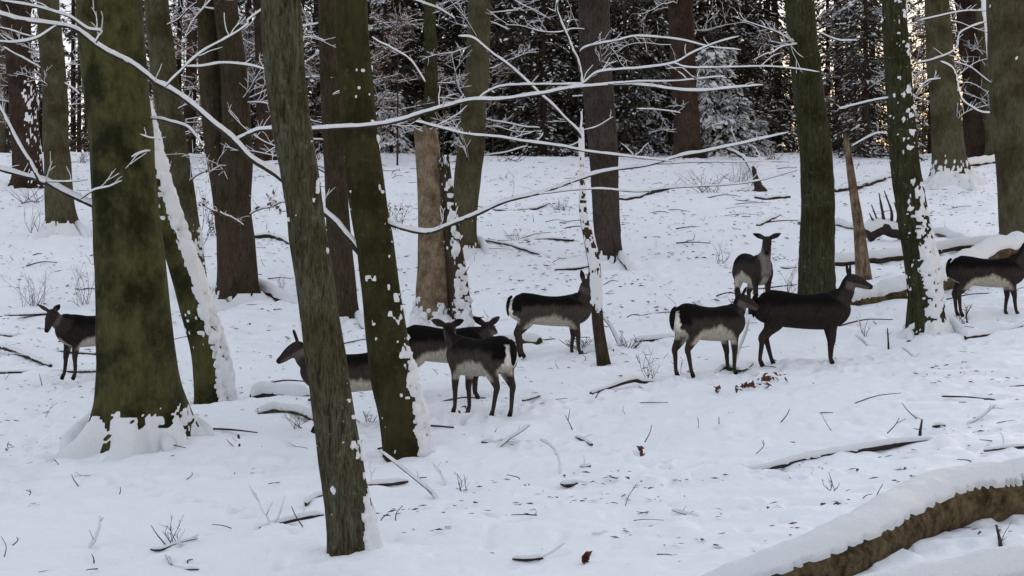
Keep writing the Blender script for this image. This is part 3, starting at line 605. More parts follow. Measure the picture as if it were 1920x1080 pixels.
ST = [
 ('short dark stick left of the nearest tree, upper one', [(572, 946, 8, 0), (590, 936, 10, 0), (608, 930, 10, 0)]),
 ('snowy stick left of the nearest tree, lower one', [(488, 991, 6, 0), (530, 980, 9, 0), (570, 972, 8, 0), (606, 966, 8, 0)]),
 ('dark stick just right of the nearest tree', [(688, 912, 8, 0), (725, 909, 10, 0), (765, 903, 6, 0)]),
 ('twin stub at the left foot of the nearest tree', [(580, 1022, 4, 0), (597, 1027, 7, 0), (612, 1030, 6, 0)]),
 ('lower stub at the left foot of the nearest tree', [(574, 1052, 4, 0), (595, 1047, 7, 0), (612, 1040, 6, 0)]),
 ('dark stick lying under a crossing twig in the middle foreground', [(905, 832, 9, 0), (945, 836, 9, 0), (992, 832, 6, 0)]),
 ('small stick at the bottom centre of the picture', [(962, 1049, 5, 0), (990, 1051, 8, 0), (1018, 1047, 6, 0)]),
 ('stick emerging from the snow at the left edge', [(-10, 660, 9, .1), (40, 672, 9, .06), (95, 688, 7, 0)]),
 ('long thin buried pole at the left edge below the leftmost doe', [(-10, 699, 5, 0), (80, 698, 5, 0), (180, 697, 5, 0)]),
 ('thin pole lying between the leftmost doe\'s legs', [(70, 664, 4, 0), (110, 660, 5, 0), (180, 664, 5, 0)]),
 ('forked branch lying upslope of the leftmost doe', [(110, 600, 4, .05), (130, 608, 6, .02), (160, 616, 6, 0), (184, 624, 6, 0)]),
 ('low branch at the left edge beside the bare brush', [(-10, 628, 7, 0), (20, 632, 8, 0), (45, 628, 6, 0)]),
 ('thin pole lying behind the leftmost doe\'s ears', [(0, 592, 4, 0), (50, 591, 4, 0), (95, 588, 4, 0)]),
 ('branch from the forked pair\'s foot pointing right', [(478, 448, 7, .05), (505, 446, 10, .04), (530, 452, 9, .02), (548, 460, 6, 0)]),
 ('long thin stick on the open slope centre', [(905, 455, 4, .05), (950, 462, 5, .03), (1000, 474, 5, 0), (1030, 484, 4, 0)]),
 ('dark stick on the open slope left of the stout trunk', [(980, 452, 4, 0), (1030, 449, 6, 0), (1075, 451, 5, 0)]),
 ('thin stick lying left of the sapling, higher one', [(1040, 506, 4, 0), (1080, 504, 6, 0), (1102, 500, 4, 0)]),
 ('small root piece above the central doe\'s back', [(1055, 487, 4, 0), (1072, 486, 8, 0), (1084, 482, 5, 0)]),
 ('curved snowy branch behind the stout purple-brown trunk', [(1160, 378, 8, .05), (1190, 376, 9, .05), (1230, 360, 9, .03), (1290, 352, 7, 0)]),
 ('left arm of the curved branch by the crooked brown trunk', [(895, 388, 4, 0), (950, 396, 5, 0), (1000, 392, 5, 0), (1030, 382, 4, 0)]),
 ('dark stick on the upper slope below the crest', [(1420, 424, 5, 0), (1440, 414, 8, 0), (1463, 404, 5, 0)]),
 ('snow-topped stump fragment below the crest', [(1416, 372, 8, 0), (1445, 374, 11, 0), (1480, 369, 7, 0)]),
 ('dark stub beside the watching doe', [(1465, 502, 4, 0), (1478, 504, 8, 0), (1494, 503, 5, 0)]),
 ('thin stick on the slope left of the watching doe', [(1280, 506, 3, 0), (1310, 505, 4, 0), (1330, 502, 3, 0)]),
 ('arched root on the crest right of centre', [(1365, 296, 7, .25), (1395, 312, 8, .25), (1412, 335, 7, .1), (1405, 352, 5, 0)]),
 ('snowy ridge stick between the ridged trunks', [(1565, 360, 10, .02), (1610, 352, 11, .02), (1650, 340, 11, .02), (1680, 330, 9, 0)]),
 ('knotted branch lying at the sapling\'s right foot', [(1108, 740, 8, 0), (1140, 732, 7, .02), (1185, 722, 9, .04), (1210, 720, 8, .02), (1268, 718, 5, 0)]),
 ('reddish branch lying at the rear-view doe\'s feet', [(1340, 702, 5, 0), (1362, 692, 9, .02), (1390, 696, 6, 0), (1412, 686, 4, .02)]),
 ('snowy pole crossing behind the central doe', [(855, 604, 5, 0), (905, 606, 6, 0), (955, 602, 6, 0)]),
 ('buried pole at the right edge below the right-hand doe', [(1810, 640, 8, 0), (1860, 630, 10, 0), (1925, 612, 12, 0)]),
 ('root-like stick at the right edge above the curved log', [(1845, 846, 5, 0), (1880, 842, 7, 0), (1925, 838, 7, 0)]),
 ('short dark stick on the right foreground snow', [(1748, 800, 4, 0), (1760, 800, 8, 0), (1772, 799, 5, 0)]),
 ('dark bar in the snow at the right edge', [(1885, 800, 4, 0), (1898, 799, 7, 0), (1912, 797, 5, 0)]),
 ('small stick in the foreground above the bottom centre stick', [(1110, 1007, 5, 0), (1122, 1008, 9, 0), (1140, 1001, 4, 0)]),
 ('small dark knot in the centre foreground snow', [(1052, 908, 5, 0), (1066, 911, 10, 0), (1082, 906, 5, 0)]),
 ('dark stub above the centre foreground knot', [(1080, 820, 4, 0), (1094, 826, 8, 0), (1110, 834, 5, 0)]),
 ('small stick under the arched twig in the centre foreground', [(1088, 876, 4, 0), (1100, 877, 8, 0), (1106, 874, 5, 0)]),
 ('thin curved twig at the bottom left', [(283, 1030, 4, 0), (300, 1031, 6, 0), (330, 1020, 3, 0), (370, 1010, 3, 0)]),
 ('bottom edge twig left of the nearest tree', [(310, 1050, 3, .03), (330, 1066, 4, 0), (372, 1068, 4, 0)]),
 ('short snowy stick near the rear-view doe\'s hooves', [(980, 758, 4, .04), (995, 752, 5, .02), (1012, 746, 4, .02)]),
]
for lb, pts in ST:
    w_ = max(p[2] for p in pts)
    lying('fallen_stick', lb, pts, 'twig', cat='stick', group='dead sticks lying in the snow', thick=.008 if w_ < 9 else .014, side=.3, tw=3 if len(pts) > 3 else 1)
UP = [  # raised sticks (no contact all along): start on snow, then up
 ('bent stick standing out of the snow at bottom left', [(100, 1028, 5, 0), (140, 1030, 6, 0), (166, 1032, 6, .0), (182, 1020, 6, .10), (188, 1014, 6, .16)], [(166, 1030), (180, 1008), (187, 985), (188, 968)], 6),
 ('long leaning stick between the nearest tree and smooth olive-green trunk', None, [(822, 938), (800, 915), (760, 883), (712, 845)], 7),
 ('crossing twig propped over the dark foreground stick', None, [(930, 842), (955, 822), (975, 810), (993, 797)], 6),
 ('thin arched twig in the centre foreground', None, [(1050, 888), (1048, 862), (1035, 838), (1013, 824)], 4),
 ('small leaning twig right of the long leaning stick', None, [(834, 908), (825, 888), (812, 870)], 4),
 ('twig leaning right near the right edge of the foreground', None, [(1812, 796), (1840, 782), (1867, 759)], 4),
 ('short upright peg above the long straight branch', None, [(1725, 812), (1727, 798), (1729, 787)], 6),
 ('upright peg standing in the bottom right corner', None, [(1877, 1028), (1873, 1005), (1868, 985)], 8),
 ('small v-shaped stick below the olive trunk shadow', None, [(1375, 690), (1384, 660), (1398, 625), (1404, 600)], 6),
 ('stub leaning left of the rear-view doe', None, [(1342, 592), (1320, 578), (1300, 566)], 9),
 ('stick leaning against the crooked sapling', None, [(1162, 646), (1145, 612), (1122, 585)], 8),
 ('short twig in the snow below the dark doe', None, [(1632, 652), (1618, 640), (1604, 628)], 4),
 ('single thin twig right of the dark doe', None, [(1666, 652), (1665, 632), (1664, 616)], 4),
 ('tiny twig below the caked trunk', None, [(1717, 672), (1703, 660), (1692, 652)], 4),
 ('thin twig in the near foreground centre right', None, [(1312, 972), (1285, 964), (1260, 957)], 5),
 ('dark stump shard left of the big trunk\'s twig', None, [(450, 838), (449, 828), (447, 816)], 8),
]
for lb, _, pts, w_ in UP:
    X, D = hit(*pts[0]); mw, ms = MB(), MB()
    Q = catmull(np.array([P(px, py, D+.12*k) for k, (px, py) in enumerate(pts)]), 16)
    r = np.linspace(w_, w_*.55, 16)*D/F/2; root = empty('standing_stick', tuple(Q[0]), lb, 'stick', 'sticks poking out of the snow')
    Q[0, 2] -= .03
    add_tube(mw, Q, r, 8, .15, 3); twigs(mw, ms, Q, r, 2, .05, .2, .003, int(pts[0][0]), snow=0)
    if abs(pts[0][0]-pts[-1][0]) > 20: add_snowcap(ms, Q, r, .012, 8, 3)
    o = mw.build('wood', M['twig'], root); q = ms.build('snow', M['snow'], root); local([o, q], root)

# bare brush
def brush(label, px, py, hpx, wpx, n, sd_, leafy=0, r0=.0045, snow=.004, group='bare brush poking through the snow', name='bare_shrub', cat='shrub'):
    X, D = hit(px, py); z = float(G(X, D)); rg = random.Random(sd_); root = empty(name, (X, D, z), label, cat, group)
    mw, ms, ml = MB(), MB(), MB()
    for k in range(n):
        h = hpx*D/F*rg.uniform(.4, 1.05); wd = wpx*D/F/2
        p0 = np.array([X+rg.uniform(-.35, .35)*wd, D+rg.uniform(-.3, .3)*wd, z-.02]); e = p0+np.array([rg.uniform(-1, 1)*wd*.8, rg.uniform(-.6, .6)*wd, h])
        Q = catmull([p0, (p0+e)/2+np.array([rg.gauss(0, .12)*h, rg.gauss(0, .12)*h, 0]), e], 10); r = np.linspace(r0, r0*.4, 10)
        add_tube(mw, Q, r, 5); twigs(mw, ms, Q, r, 4, h*.2, h*.6, r0*.6, rg.randint(0, 9999), snow=snow, leaves=ml if leafy else None, nleaf=leafy, sub=False)
    ps = [mw.build('stems', M['twig'], root), ms.build('snow', M['snow'], root) if ms.ok() else None]
    if ml.ok(): ps.append(ml.build('leaves', M['leaf'], root, False))
    local(ps, root)
brush('dense bare brush behind the leftmost doe', 60, 575, 70, 110, 14, 1)
brush('bare brush right beside the big trunk, above the leftmost doe', 155, 570, 75, 70, 9, 2)
brush('spindly bare twig right of the forked pair', 530, 545, 60, 30, 3, 3)
brush('bare scrub between the leaning trunk and forked pair', 372, 470, 130, 60, 7, 4, 0, .008, .008)
brush('low tangle on the open slope centre', 965, 450, 22, 60, 9, 5)
brush('snow-dusted bramble right of the crooked brown trunk', 1050, 395, 26, 50, 16, 6, 0, .006, .012)
brush('tangle of sticks at the sapling\'s foot', 1090, 655, 34, 90, 16, 7, 0, .007)
brush('tangle of sticks right of the sapling', 1180, 650, 36, 70, 10, 8, 0, .007)
brush('small dead brush upslope left of the watching doe', 1350, 492, 40, 40, 7, 9)
brush('trailing twigs right of the watching doe', 1480, 560, 70, 60, 6, 10)
brush('small grass-like tuft right of the caked trunk', 1815, 608, 50, 50, 6, 11, 0, .007, 0)
brush('small forked twig right of the dark doe', 1620, 632, 44, 40, 4, 12)
brush('sparse twigs below the sapling', 1215, 716, 60, 60, 6, 13, 0, .004, 0)
brush('sparse twigs left of the rear-view doe\'s hooves', 1280, 706, 40, 50, 4, 14, 0, .004, 0)
brush('fine twigs right of the long leaning stick', 868, 918, 36, 40, 4, 15, 0, .003, 0)
brush('fine twigs on the bottom left snow', 325, 1012, 50, 60, 6, 16, 0, .003, 0)
brush('tiny forked twig above the curved log', 1562, 915, 34, 40, 4, 17, 0, .003, 0)
brush('fine grass stems behind the dark curved log', 560, 800, 40, 90, 8, 18, 0, .003, 0)
brush('sparse dark stems at the far left edge slope', 65, 440, 60, 50, 5, 19, 0, .006)
brush('tangled twigs below the crest behind the watching doe', 1330, 360, 44, 120, 14, 20, 0, .007, .008)
brush('low twigs left of the arched root', 1385, 345, 50, 90, 14, 21, 0, .007, .006)
brush('frosted bramble along the crest left of the mossy giant', 60, 380, 34, 100, 12, 22, 0, .008, .012)
brush('bramble with clinging leaves right of the leaning trunk', 395, 440, 90, 60, 8, 23, 3, .007, .008)
brush('twiggy seedling with a few leaves left of the pale barkless trunk', 745, 430, 60, 50, 6, 24, 3, .007, .01)
brush('long low brush along the crest right of the crooked brown trunk', 960, 302, 26, 120, 12, 31, 0, .008, .01)
brush('crest brush between the stout trunk and the brown crest pine', 1215, 300, 30, 90, 12, 32, 2, .008, .012)
brush('crest scrub just left of the dark green ridged trunk', 1450, 302, 34, 70, 10, 33, 2, .008, .012)
brush('crest scrub between the ridged trunks', 1640, 296, 34, 70, 10, 34, 2, .008, .012)
brush('crest scrub left of the smooth olive-green trunk', 590, 300, 40, 60, 8, 35, 3, .008, .01)
brush('crest scrub beside the second trunk from the left', 155, 305, 34, 60, 8, 36, 2, .008, .012)
brush('bare twigs in the hollow behind the second doe', 690, 800, 36, 60, 8, 25, 0, .005, .006)
# upturned root plate between snag and caked trunk
X, D = hit(1668, 452); z = float(G(X, D)); root = empty('root_plate', (X, D, z), 'dark upturned root plate with clawing roots between snag and caked trunk', 'root plate')
mw, ms = MB(), MB(); rg = random.Random(5)
C = catmull([P(1625, 440, D), P(1655, 428, D), P(1690, 440, D), P(1712, 446, D)], 16); r = np.linspace(.16, .1, 16); add_tube(mw, C, r, 12, .3, 3); add_snowcap(ms, C, r, .08, 12, 3)
for px0, py0, px1, py1, px2, py2, w_ in [(1660, 430, 1655, 400, 1648, 362, 9), (1668, 430, 1672, 400, 1658, 358, 8), (1680, 430, 1684, 405, 1677, 380, 8), (1645, 430, 1636, 412, 1630, 400, 5), (1650, 425, 1640, 400, 1634, 384, 4), (1690, 432, 1696, 412, 1692, 392, 7)]:
    Q = catmull([P(px0, py0, D), P(px1, py1, D-.1), P(px2, py2, D)], 12); rr = np.linspace(w_, 2, 12)*D/F/2; add_tube(mw, Q, rr, 7, .2, 3)
ps = [mw.build('roots', M['twig'], root), ms.build('snow', M['snow'], root)]; local(ps, root)
# stump on the crest
X, D = hit(1415, 358); z = float(G(X, D)); root = empty('stump', (X, D, z), 'small dark jagged stump on the crest right of centre', 'stump')
mw, ms = MB(), MB()
Q = catmull([P(1425, 362, D), P(1420, 345, D), P(1412, 312, D)], 10); add_tube(mw, Q, np.linspace(26, 5, 10)*D/F/2, 12, .3, 3)
Q = catmull([P(1440, 366, D), P(1425, 352, D), P(1405, 360, D)], 10); r = np.full(10, 8*D/F/2); add_tube(mw, Q, r, 8, .2, 3); add_snowcap(ms, Q, r, .06, 8, 3)
ps = [mw.build('wood', M['twig'], root), ms.build('snow', M['snow'], root)]; local(ps, root)
# dead leaf clumps
for lb, px, py, wpx, n in [('clump of reddish dead leaves below the dark doe', 1448, 716, 50, 22), ('scattered brown leaves left of the reddish clump', 1405, 728, 50, 18), ('pair of brown leaves at the left of the leaf clumps', 1345, 736, 14, 5), ('dark leaf cluster in the bottom foreground', 1098, 1056, 16, 5), ('dead leaves at the bottom right of centre', 1203, 853, 14, 6), ('dark leaf cluster by the rear-view doe\'s forefeet', 876, 776, 26, 8)]:
    X, D = hit(px, py); z = float(G(X, D)); rg = random.Random(px); root = empty('leaf_clump', (X, D, z), lb, 'dead leaves', 'clumps of dead leaves on the snow')
    ml = MB()
    for k in range(n):
        q = np.array([X+rg.gauss(0, .3)*wpx*D/F, D+rg.gauss(0, .12), 0]); q[2] = float(G(q[0], q[1]))+rg.uniform(.01, .05)
        add_leaf(ml, q, rg.uniform(.025, .05), rg)
    o = ml.build('leaves', M['redleaf'], root, False); local([o], root)

# ------------------------------------------------------------------ the deer
def loft(mb, secs, lat=None, nt_=14):
    """secs: (centre, lateral half width, other half width); closed ends"""
    C = np.array([s_[0] for s_ in secs], float); a = np.array([s_[1] for s_ in secs]); b = np.array([s_[2] for s_ in secs])
    n = max(8, len(secs)*4)
    Q = catmull(np.column_stack([C, a, b]), n); C, a, b = Q[:, :3], np.maximum(Q[:, 3], .004), np.maximum(Q[:, 4], .004)
    T = np.gradient(C, axis=0); T /= np.linalg.norm(T, axis=1)[:, None]
    l = np.array([0, 1., 0]) if lat is None else lat
    l = l[None]-T*(T@l)[:, None]; l /= np.linalg.norm(l, axis=1)[:, None]; nn = np.cross(T, l)
    th = np.linspace(0, 2*np.pi, nt_, endpoint=False)
    V = C[:, None]+l[:, None]*(np.cos(th)[None, :, None]*a[:, None, None])+nn[:, None]*(np.sin(th)[None, :, None]*b[:, None, None])
    e0 = C[0]+(V[:1]-C[0])*.02-T[0]*min(a[0], b[0])*.5; e1 = C[-1]+(V[-1:]-C[-1])*.02+T[-1]*min(a[-1], b[-1])*.5
    V = np.concatenate([e0, V, e1]); f = grid_faces(len(V), nt_)
    # flat caps
    V2 = V.reshape(-1, 3)
    mb.add(V2, f)
def deer(label, px, py, yaw, head=(.60, 0, 1.10), hyaw=0, hpitch=-18, sc=1., ff=((.0, 0), (.0, 0)), hf=((0, 0), (0, 0)), belly=.50, back=.70, tone=1., ear=(.55, .75), chest=False, rump=True, D=None, blk=.0045, flank=(.046, .036, .030)):
    if D is None: X, D = hit(px, py)
    X = (px-960)/F*D
    z = float(G0(X, D))
    root = empty('fallow_deer', (X, D, z), label, 'deer', 'fallow does standing in the snow', R(yaw))
    root.scale = (sc, sc, sc)
    mb = MB()
    V3 = lambda *a: np.array(a, float)
    loft(mb, [(V3(-.54, 0, .70), .04, .06), (V3(-.51, 0, .685), .10, .13), (V3(-.43, 0, .655), .145, .185), (V3(-.28, 0, .630), .160, .200), (V3(-.10, 0, .603), .170, .195), (V3(.08, 0, .592), .174, .198), (V3(.24, 0, .600), .160, .208), (V3(.37, 0, .625), .130, .195), (V3(.46, 0, .66), .10, .145), (V3(.51, 0, .685), .05, .08)], nt_=20)
    H = V3(*head)
    hy, hp = R(hyaw), R(hpitch)
    d = V3(math.cos(hy)*math.cos(hp), math.sin(hy)*math.cos(hp), math.sin(hp)); lt = V3(-math.sin(hy), math.cos(hy), 0); up = np.cross(d, lt)
    N0 = V3(.31, 0, .675); mid = N0*.45+H*.55+V3(.045, 0, -.035)
    loft(mb, [(N0, .10, .13), (N0*.6+mid*.4+V3(.01, 0, 0), .09, .130), (mid, .070, .102), (H*.8+mid*.2, .058, .078), (H+d*.02, .052, .062)], lat=V3(0, 1, 0)*.7+lt*.3, nt_=16)
    d_, up_ = d, up; d, up = d*1.14, up*1.1
    loft(mb, [(H-d*.045+up*.0, .035, .038), (H+d*.0+up*.004, .058, .066), (H+d*.06, .062, .070), (H+d*.115-up*.006, .052, .060), (H+d*.165-up*.016, .040, .047), (H+d*.205-up*.020, .033, .036), (H+d*.232-up*.022, .026, .026)], lat=lt, nt_=14); d, up = d_, up_
    for s_ in (-1, 1):
        eb = H-d*.015+lt*s_*.038+up*.038
        ed = lt*s_*ear[0]+up*ear[1]-d*.18; ed /= np.linalg.norm(ed)
        el = np.cross(ed, d); el /= np.linalg.norm(el)
        loft(mb, [(eb-ed*.02, .022, .018), (eb+ed*.02, .036, .015), (eb+ed*.075, .045, .013), (eb+ed*.125, .030, .011), (eb+ed*.16, .008, .007)], lat=el, nt_=10)
    for s_, (fx, fz) in zip((-1, 1), ff):
        y = s_*.075
        loft(mb, [(V3(.36, y*.95, .68), .05, .09), (V3(.335, y*1.2, .56), .060, .095), (V3(.31+fx*.1, y*1.2, .44), .046, .062), (V3(.325+fx*.45, y*1.1, .27), .032, .037), (V3(.32+fx*.55, y*1.1, .225), .027, .030), (V3(.318+fx*.9, y*1.1, .08), .021, .024), (V3(.335+fx, y*1.1, .035), .025, .028), (V3(.352+fx, y*1.1, -.01), .022, .030)], nt_=10)
    for s_, (fx, fz) in zip((-1, 1), hf):
        y = s_*.08
        loft(mb, [(V3(-.38, y*.9, .72), .07, .12), (V3(-.35, y*1.2, .60), .078, .145), (V3(-.33+fx*.1, y*1.25, .49), .066, .112), (V3(-.39+fx*.3, y*1.15, .385), .042, .068), (V3(-.445+fx*.5, y*1.1, .305), .031, .044), (V3(-.435+fx*.6, y*1.1, .24), .026, .032), (V3(-.42+fx*.95, y*1.1, .08), .021, .024), (V3(-.405+fx, y*1.1, .035), .025, .028), (V3(-.385+fx, y*1.1, -.01), .022, .030)], nt_=10)
    o = mb.build('body', M['fur'], None)
    # fill the ends, fuse everything into one skin
    md = o.modifiers.new('r', 'REMESH'); md.mode = 'VOXEL'; md.voxel_size = .0095
    m2 = o.modifiers.new('s', 'SMOOTH'); m2.iterations = 5; m2.factor = .5
    dg = bpy.context.evaluated_depsgraph_get(); me = bpy.data.meshes.new_from_object(o.evaluated_get(dg)); bpy.data.objects.remove(o)
    n = len(me.vertices); v = np.empty(n*3, np.float32); me.vertices.foreach_get('co', v); v = v.reshape(-1, 3).astype(float)
    x, y, zz = v.T
    nz = vn(x*7, y*7, zz*7, 4)*.022+vn(x*22, y*22, zz*22, 5)*.016+vn(x*50, y*50, zz*25, 6)*.012
    def lerp(c, q, t): return c*(1-t[:, None])+np.array(q)[None]*t[:, None]
    fl = np.array(flank)*tone*.82
    bk = np.array([blk, blk*.85, blk*.78])
    leg = np.array([.034, .026, .022])*tone
    white = np.array([.36, .335, .27])
    c = np.tile(fl, (n, 1))
    c = lerp(c, bk, sst(back-.095, back+.015, zz+nz))
    # neck and head
    ax = H-N0; tt = np.clip(((v-N0)@ax)/(ax@ax), 0, 1.3); q = v-(N0+tt[:, None]*ax)
    neck = sst(.12, .3, tt)*sst(.24, .16, np.linalg.norm(q, axis=1))
    c = lerp(c, np.array([.030, .025, .022])*tone, neck)
    c = lerp(c, bk, neck*sst(.01, -.03, q[:, 0]-.4*q[:, 2])*.8)
    if chest: c = lerp(c, [.19, .175, .16], sst(.33, .42, x)*sst(.48, .56, zz)*sst(1.03, .98, zz)*sst(.085, .05, abs(y)))
    th = (v-H)@d; hd = sst(-.06, -.02, th)*sst(.15, .1, np.linalg.norm(v-H-np.clip(th, 0, .27)[:, None]*d, axis=1))
    c = lerp(c, np.array([.030, .023, .020])*tone, hd)
    c = lerp(c, [.012, .010, .010], hd*sst(.225, .25, th))
    hu = (v-H)@up
    c = lerp(c, [.11, .10, .09], hd*sst(-.015, -.04, hu)*sst(.24, .2, th)*.7)
    # ears: paler inside
    ie = sst(.05, .07, np.abs((v-H)@lt))*sst(.03, .05, hu)*sst(-.02, .0, th+.02*0)
    c = lerp(c, [.11, .085, .08], ie*.8)
    # belly and legs
    bel = sst(.035, -.03, zz+nz-belly+.9*(x+.02)**2)*sst(-.36, -.28, x+(.5-zz)*.5)*sst(.33, .25, x+(zz-.42)*.5)*sst(.3, .34, zz)
    lg = sst(.46, .36, zz)
    c = lerp(c, leg, lg)
    c = lerp(c, white, bel*(sst(.34, .38, zz)))
    c = lerp(c, white*.8, sst(.055, .03, abs(y))*sst(.30, .36, zz)*sst(.54, .48, zz)*(belly > .45))
    if rump:
        rp = sst(-.455, -.48, x)*sst(.755, .735, zz)*sst(.44, .50, zz)*sst(.0, -.012, abs(y)-.065-.16*np.clip(.73-zz, 0, .3)-nz)
        c = lerp(c, [.005, .004, .004], sst(-.40, -.42, x)*sst(.82, .78, zz)*sst(.55, .62, zz))
        c = lerp(c, [.62, .60, .55], rp)
        c = lerp(c, white*1.1, sst(-.36, -.42, x)*sst(.40, .45, zz)*sst(.56, .50, zz)*sst(.12, .08, abs(y)))
    c = lerp(c, [.012, .010, .009], sst(.04, .025, zz))
    at = me.color_attributes.new('coat', 'FLOAT_COLOR', 'POINT'); at.data.foreach_set('color', np.column_stack([c, np.ones(n)]).astype(np.float32).ravel())
    me.polygons.foreach_set('use_smooth', np.ones(len(me.polygons), bool)); me.name = 'body'
    b = bpy.data.objects.new('body', me); COL.objects.link(b); b.parent = root
    for s_ in (-1, 1):
        me_ = MB(); ctr = H+d*.095+lt*s_*.054+up*.022; loft(me_, [(ctr-d*.011, .003, .003), (ctr, .009, .009), (ctr+d*.011, .003, .003)], lat=lt, nt_=8); me_.build('eye', M['eye'], root)
    mt = MB(); loft(mt, [(V3(-.52, 0, .79), .022, .018), (V3(-.555, 0, .75), .036, .022), (V3(-.575, 0, .66), .042, .022), (V3(-.57, 0, .57), .026, .016), (V3(-.565, 0, .53), .006, .006)], nt_=10)
    o = mt.build('tail', M['fur'], root); at = o.data.color_attributes.new('coat', 'FLOAT_COLOR', 'POINT'); k = len(o.data.vertices)
    at.data.foreach_set('color', np.tile(np.array([.008, .007, .007, 1], np.float32), k))
    return root
deer('leftmost doe with lowered head, half hidden by the thickest mossy trunk', 176, 708, 226, head=(.58, -.02, .82), hyaw=30, hpitch=-52, ff=((.06, 0), (.0, 0)), belly=.55, ear=(.8, .7), sc=1.08, flank=(.024, .018, .017))
deer('left-facing doe crossing behind the nearest slim tree', 662, 806, 180, head=(.56, 0, .86), hyaw=4, hpitch=-30, belly=.53, ear=(.3, .9), ff=((0, 0), (.05, 0)), hf=((-.1, 0), (-.1, 0)), D=16.7)
deer('doe mostly hidden behind the rear-view doe, only back and ears showing', 838, 765, 6, head=(.46, .04, .80), hyaw=62, hpitch=-8, belly=.55, ear=(.8, .5), D=18.4, back=.68)
deer('rear-view doe in the middle with bright white rump stripes', 900, 777, 128, head=(.50, .05, .89), hyaw=-50, hpitch=-4, belly=.56, ear=(.9, .35), ff=((-.02, 0), (.02, 0)), hf=((.0, 0), (.08, 0)), flank=(.050, .040, .032), tone=1.15)
deer('central doe standing side-on with her face behind the sapling', 1033, 668, 8, head=(.47, 0, .95), hyaw=-62, hpitch=-14, belly=.52, ear=(.3, .9), ff=((.05, 0), (-.03, 0)), hf=((.02, 0), (.0, 0)), flank=(.056, .045, .036), tone=1.2)
deer('doe seen from behind at right, nose against the dark doe', 1330, 704, 36, head=(.50, 0, .88), hyaw=-22, hpitch=-22, belly=.55, ear=(.75, .6), ff=((.0, 0), (.06, 0)), hf=((.06, 0), (-.02, 0)), flank=(.040, .032, .027))
deer('dark doe standing in front of the dark green ridged trunk', 1506, 684, 6, head=(.535, 0, .95), hyaw=-4, hpitch=-14, belly=.30, ear=(.2, .5), sc=1.07, ff=((-.03, 0), (.02, 0)), hf=((-.1, 0), (.08, 0)), rump=False, flank=(.026, .021, .019), tone=.9)
deer('doe facing the camera with both ears spread', 1413, 590, -79, head=(.47, .02, .98), hyaw=-21, hpitch=-34, belly=.56, ear=(.95, .35), sc=1.12, chest=True, flank=(.036, .028, .024), back=.74)
deer('right-hand doe cut by the picture edge, facing right', 1852, 592, 4, head=(.58, 0, 1.0), hyaw=0, hpitch=-15, belly=.54, ear=(.4, .9), ff=((.06, 0), (-.04, 0)), rump=False, flank=(.036, .028, .025))

# ------------------------------------------------------------------ far wood
M['needle'] = plain('dark_conifer_needles', (.038, .036, .022), .8, .75, .55); M['needle2'] = plain('brownish_conifer_needles', (.075, .048, .028), .8, .7, .5)
def conifer(key_, needle, H, W, nb, z0, snowy, sd_, dens=1.):
    """prototype meshes: trunk, boughs, snow"""
    rg = np.random.default_rng(sd_)
    mt = MB(); C = catmull([(0, 0, -.6), (.05, 0, H*.4), (0, .05, H)], 20); add_tube(mt, C, np.linspace(.16, .03, 20), 8, .1, sd_)
    nV, nF, sV, sF = [], [], [], []; kn = ks = 0
    for b in range(nb):
        z = z0+(H-z0)*((b+rg.uniform())/nb)**1.05; a = rg.uniform(0, 2*np.pi); L = W*(1-.5*z/H)*rg.uniform(.5, 1.25)
        dr = np.array([math.cos(a), math.sin(a), 0]); sag = rg.uniform(.3, .85)
        t = np.linspace(0, 1, 9); Q = np.array([0, 0, z])+dr*L*t[:, None]+np.array([0, 0, 1])*(-sag*L*t**1.6+.12*L*t)[:, None]
        add_tube(mt, Q, np.linspace(.03, .006, 9), 4)
        m = int(90*dens*L/2.2)
        u = rg.uniform(.12, 1, m); p = np.stack([np.interp(u, t, Q[:, k]) for k in range(3)], -1)
        side = np.cross(dr, [0, 0, 1]); so_ = rg.choice([-1, 1], m)*rg.uniform(.0, 1, m)**.8*(.42*L*(1.05-u)+.08)
        p = p+side*so_[:, None]+np.array([0, 0, 1])*(-np.abs(so_)*.35+rg.normal(0, .03, m))[:, None]
        ln = rg.uniform(.10, .26, m); dd = dr[None]*rg.uniform(.2, 1, m)[:, None]+side[None]*np.sign(so_)[:, None]*rg.uniform(.2, .9, m)[:, None]+np.array([0, 0, -1])*rg.uniform(.1, .8, m)[:, None]
        dd /= np.linalg.norm(dd, axis=1)[:, None]; ww = np.cross(dd, rg.normal(0, 1, (m, 3))+[0, 0, 1.5]); ww /= np.linalg.norm(ww, axis=1)[:, None]; hw = ln*rg.uniform(.14, .28, m)
        quad = np.stack([p, p+dd*(ln*.5)[:, None]+ww*hw[:, None], p+dd*ln[:, None], p+dd*(ln*.5)[:, None]-ww*hw[:, None]], 1)
        nV.append(quad.reshape(-1, 3)); nF.append((np.arange(m*4).reshape(-1, 4))+kn); kn += m*4
        k = rg.uniform(0, 1, m) < np.clip(snowy*rg.choice([.05, .15, .6, 2.4] if snowy < .5 else [.7, .9, 1.2]), 0, .9)
        qs = quad[k]; qs = qs.mean(1, keepdims=True)+(qs-qs.mean(1, keepdims=True))*np.array([1.0, 1.0, .6+.7*snowy])*(1.05+.8*snowy)+np.array([0, 0, .04]); ms_ = k.sum()
        sV.append(qs.reshape(-1, 3)); sF.append((np.arange(ms_*4).reshape(-1, 4))+ks); ks += ms_*4
    a = mt.build('trunk', M['red']); b = mesh_np('boughs', np.concatenate(nV), np.concatenate(nF), M[needle], None, False); c = mesh_np('snow', np.concatenate(sV), np.concatenate(sF), M['snow'], None, False)
    out_ = [(o.name.split('.')[0], o.data) for o in (a, b, c)]
    for o in (a, b, c): bpy.data.objects.remove(o)
    return out_
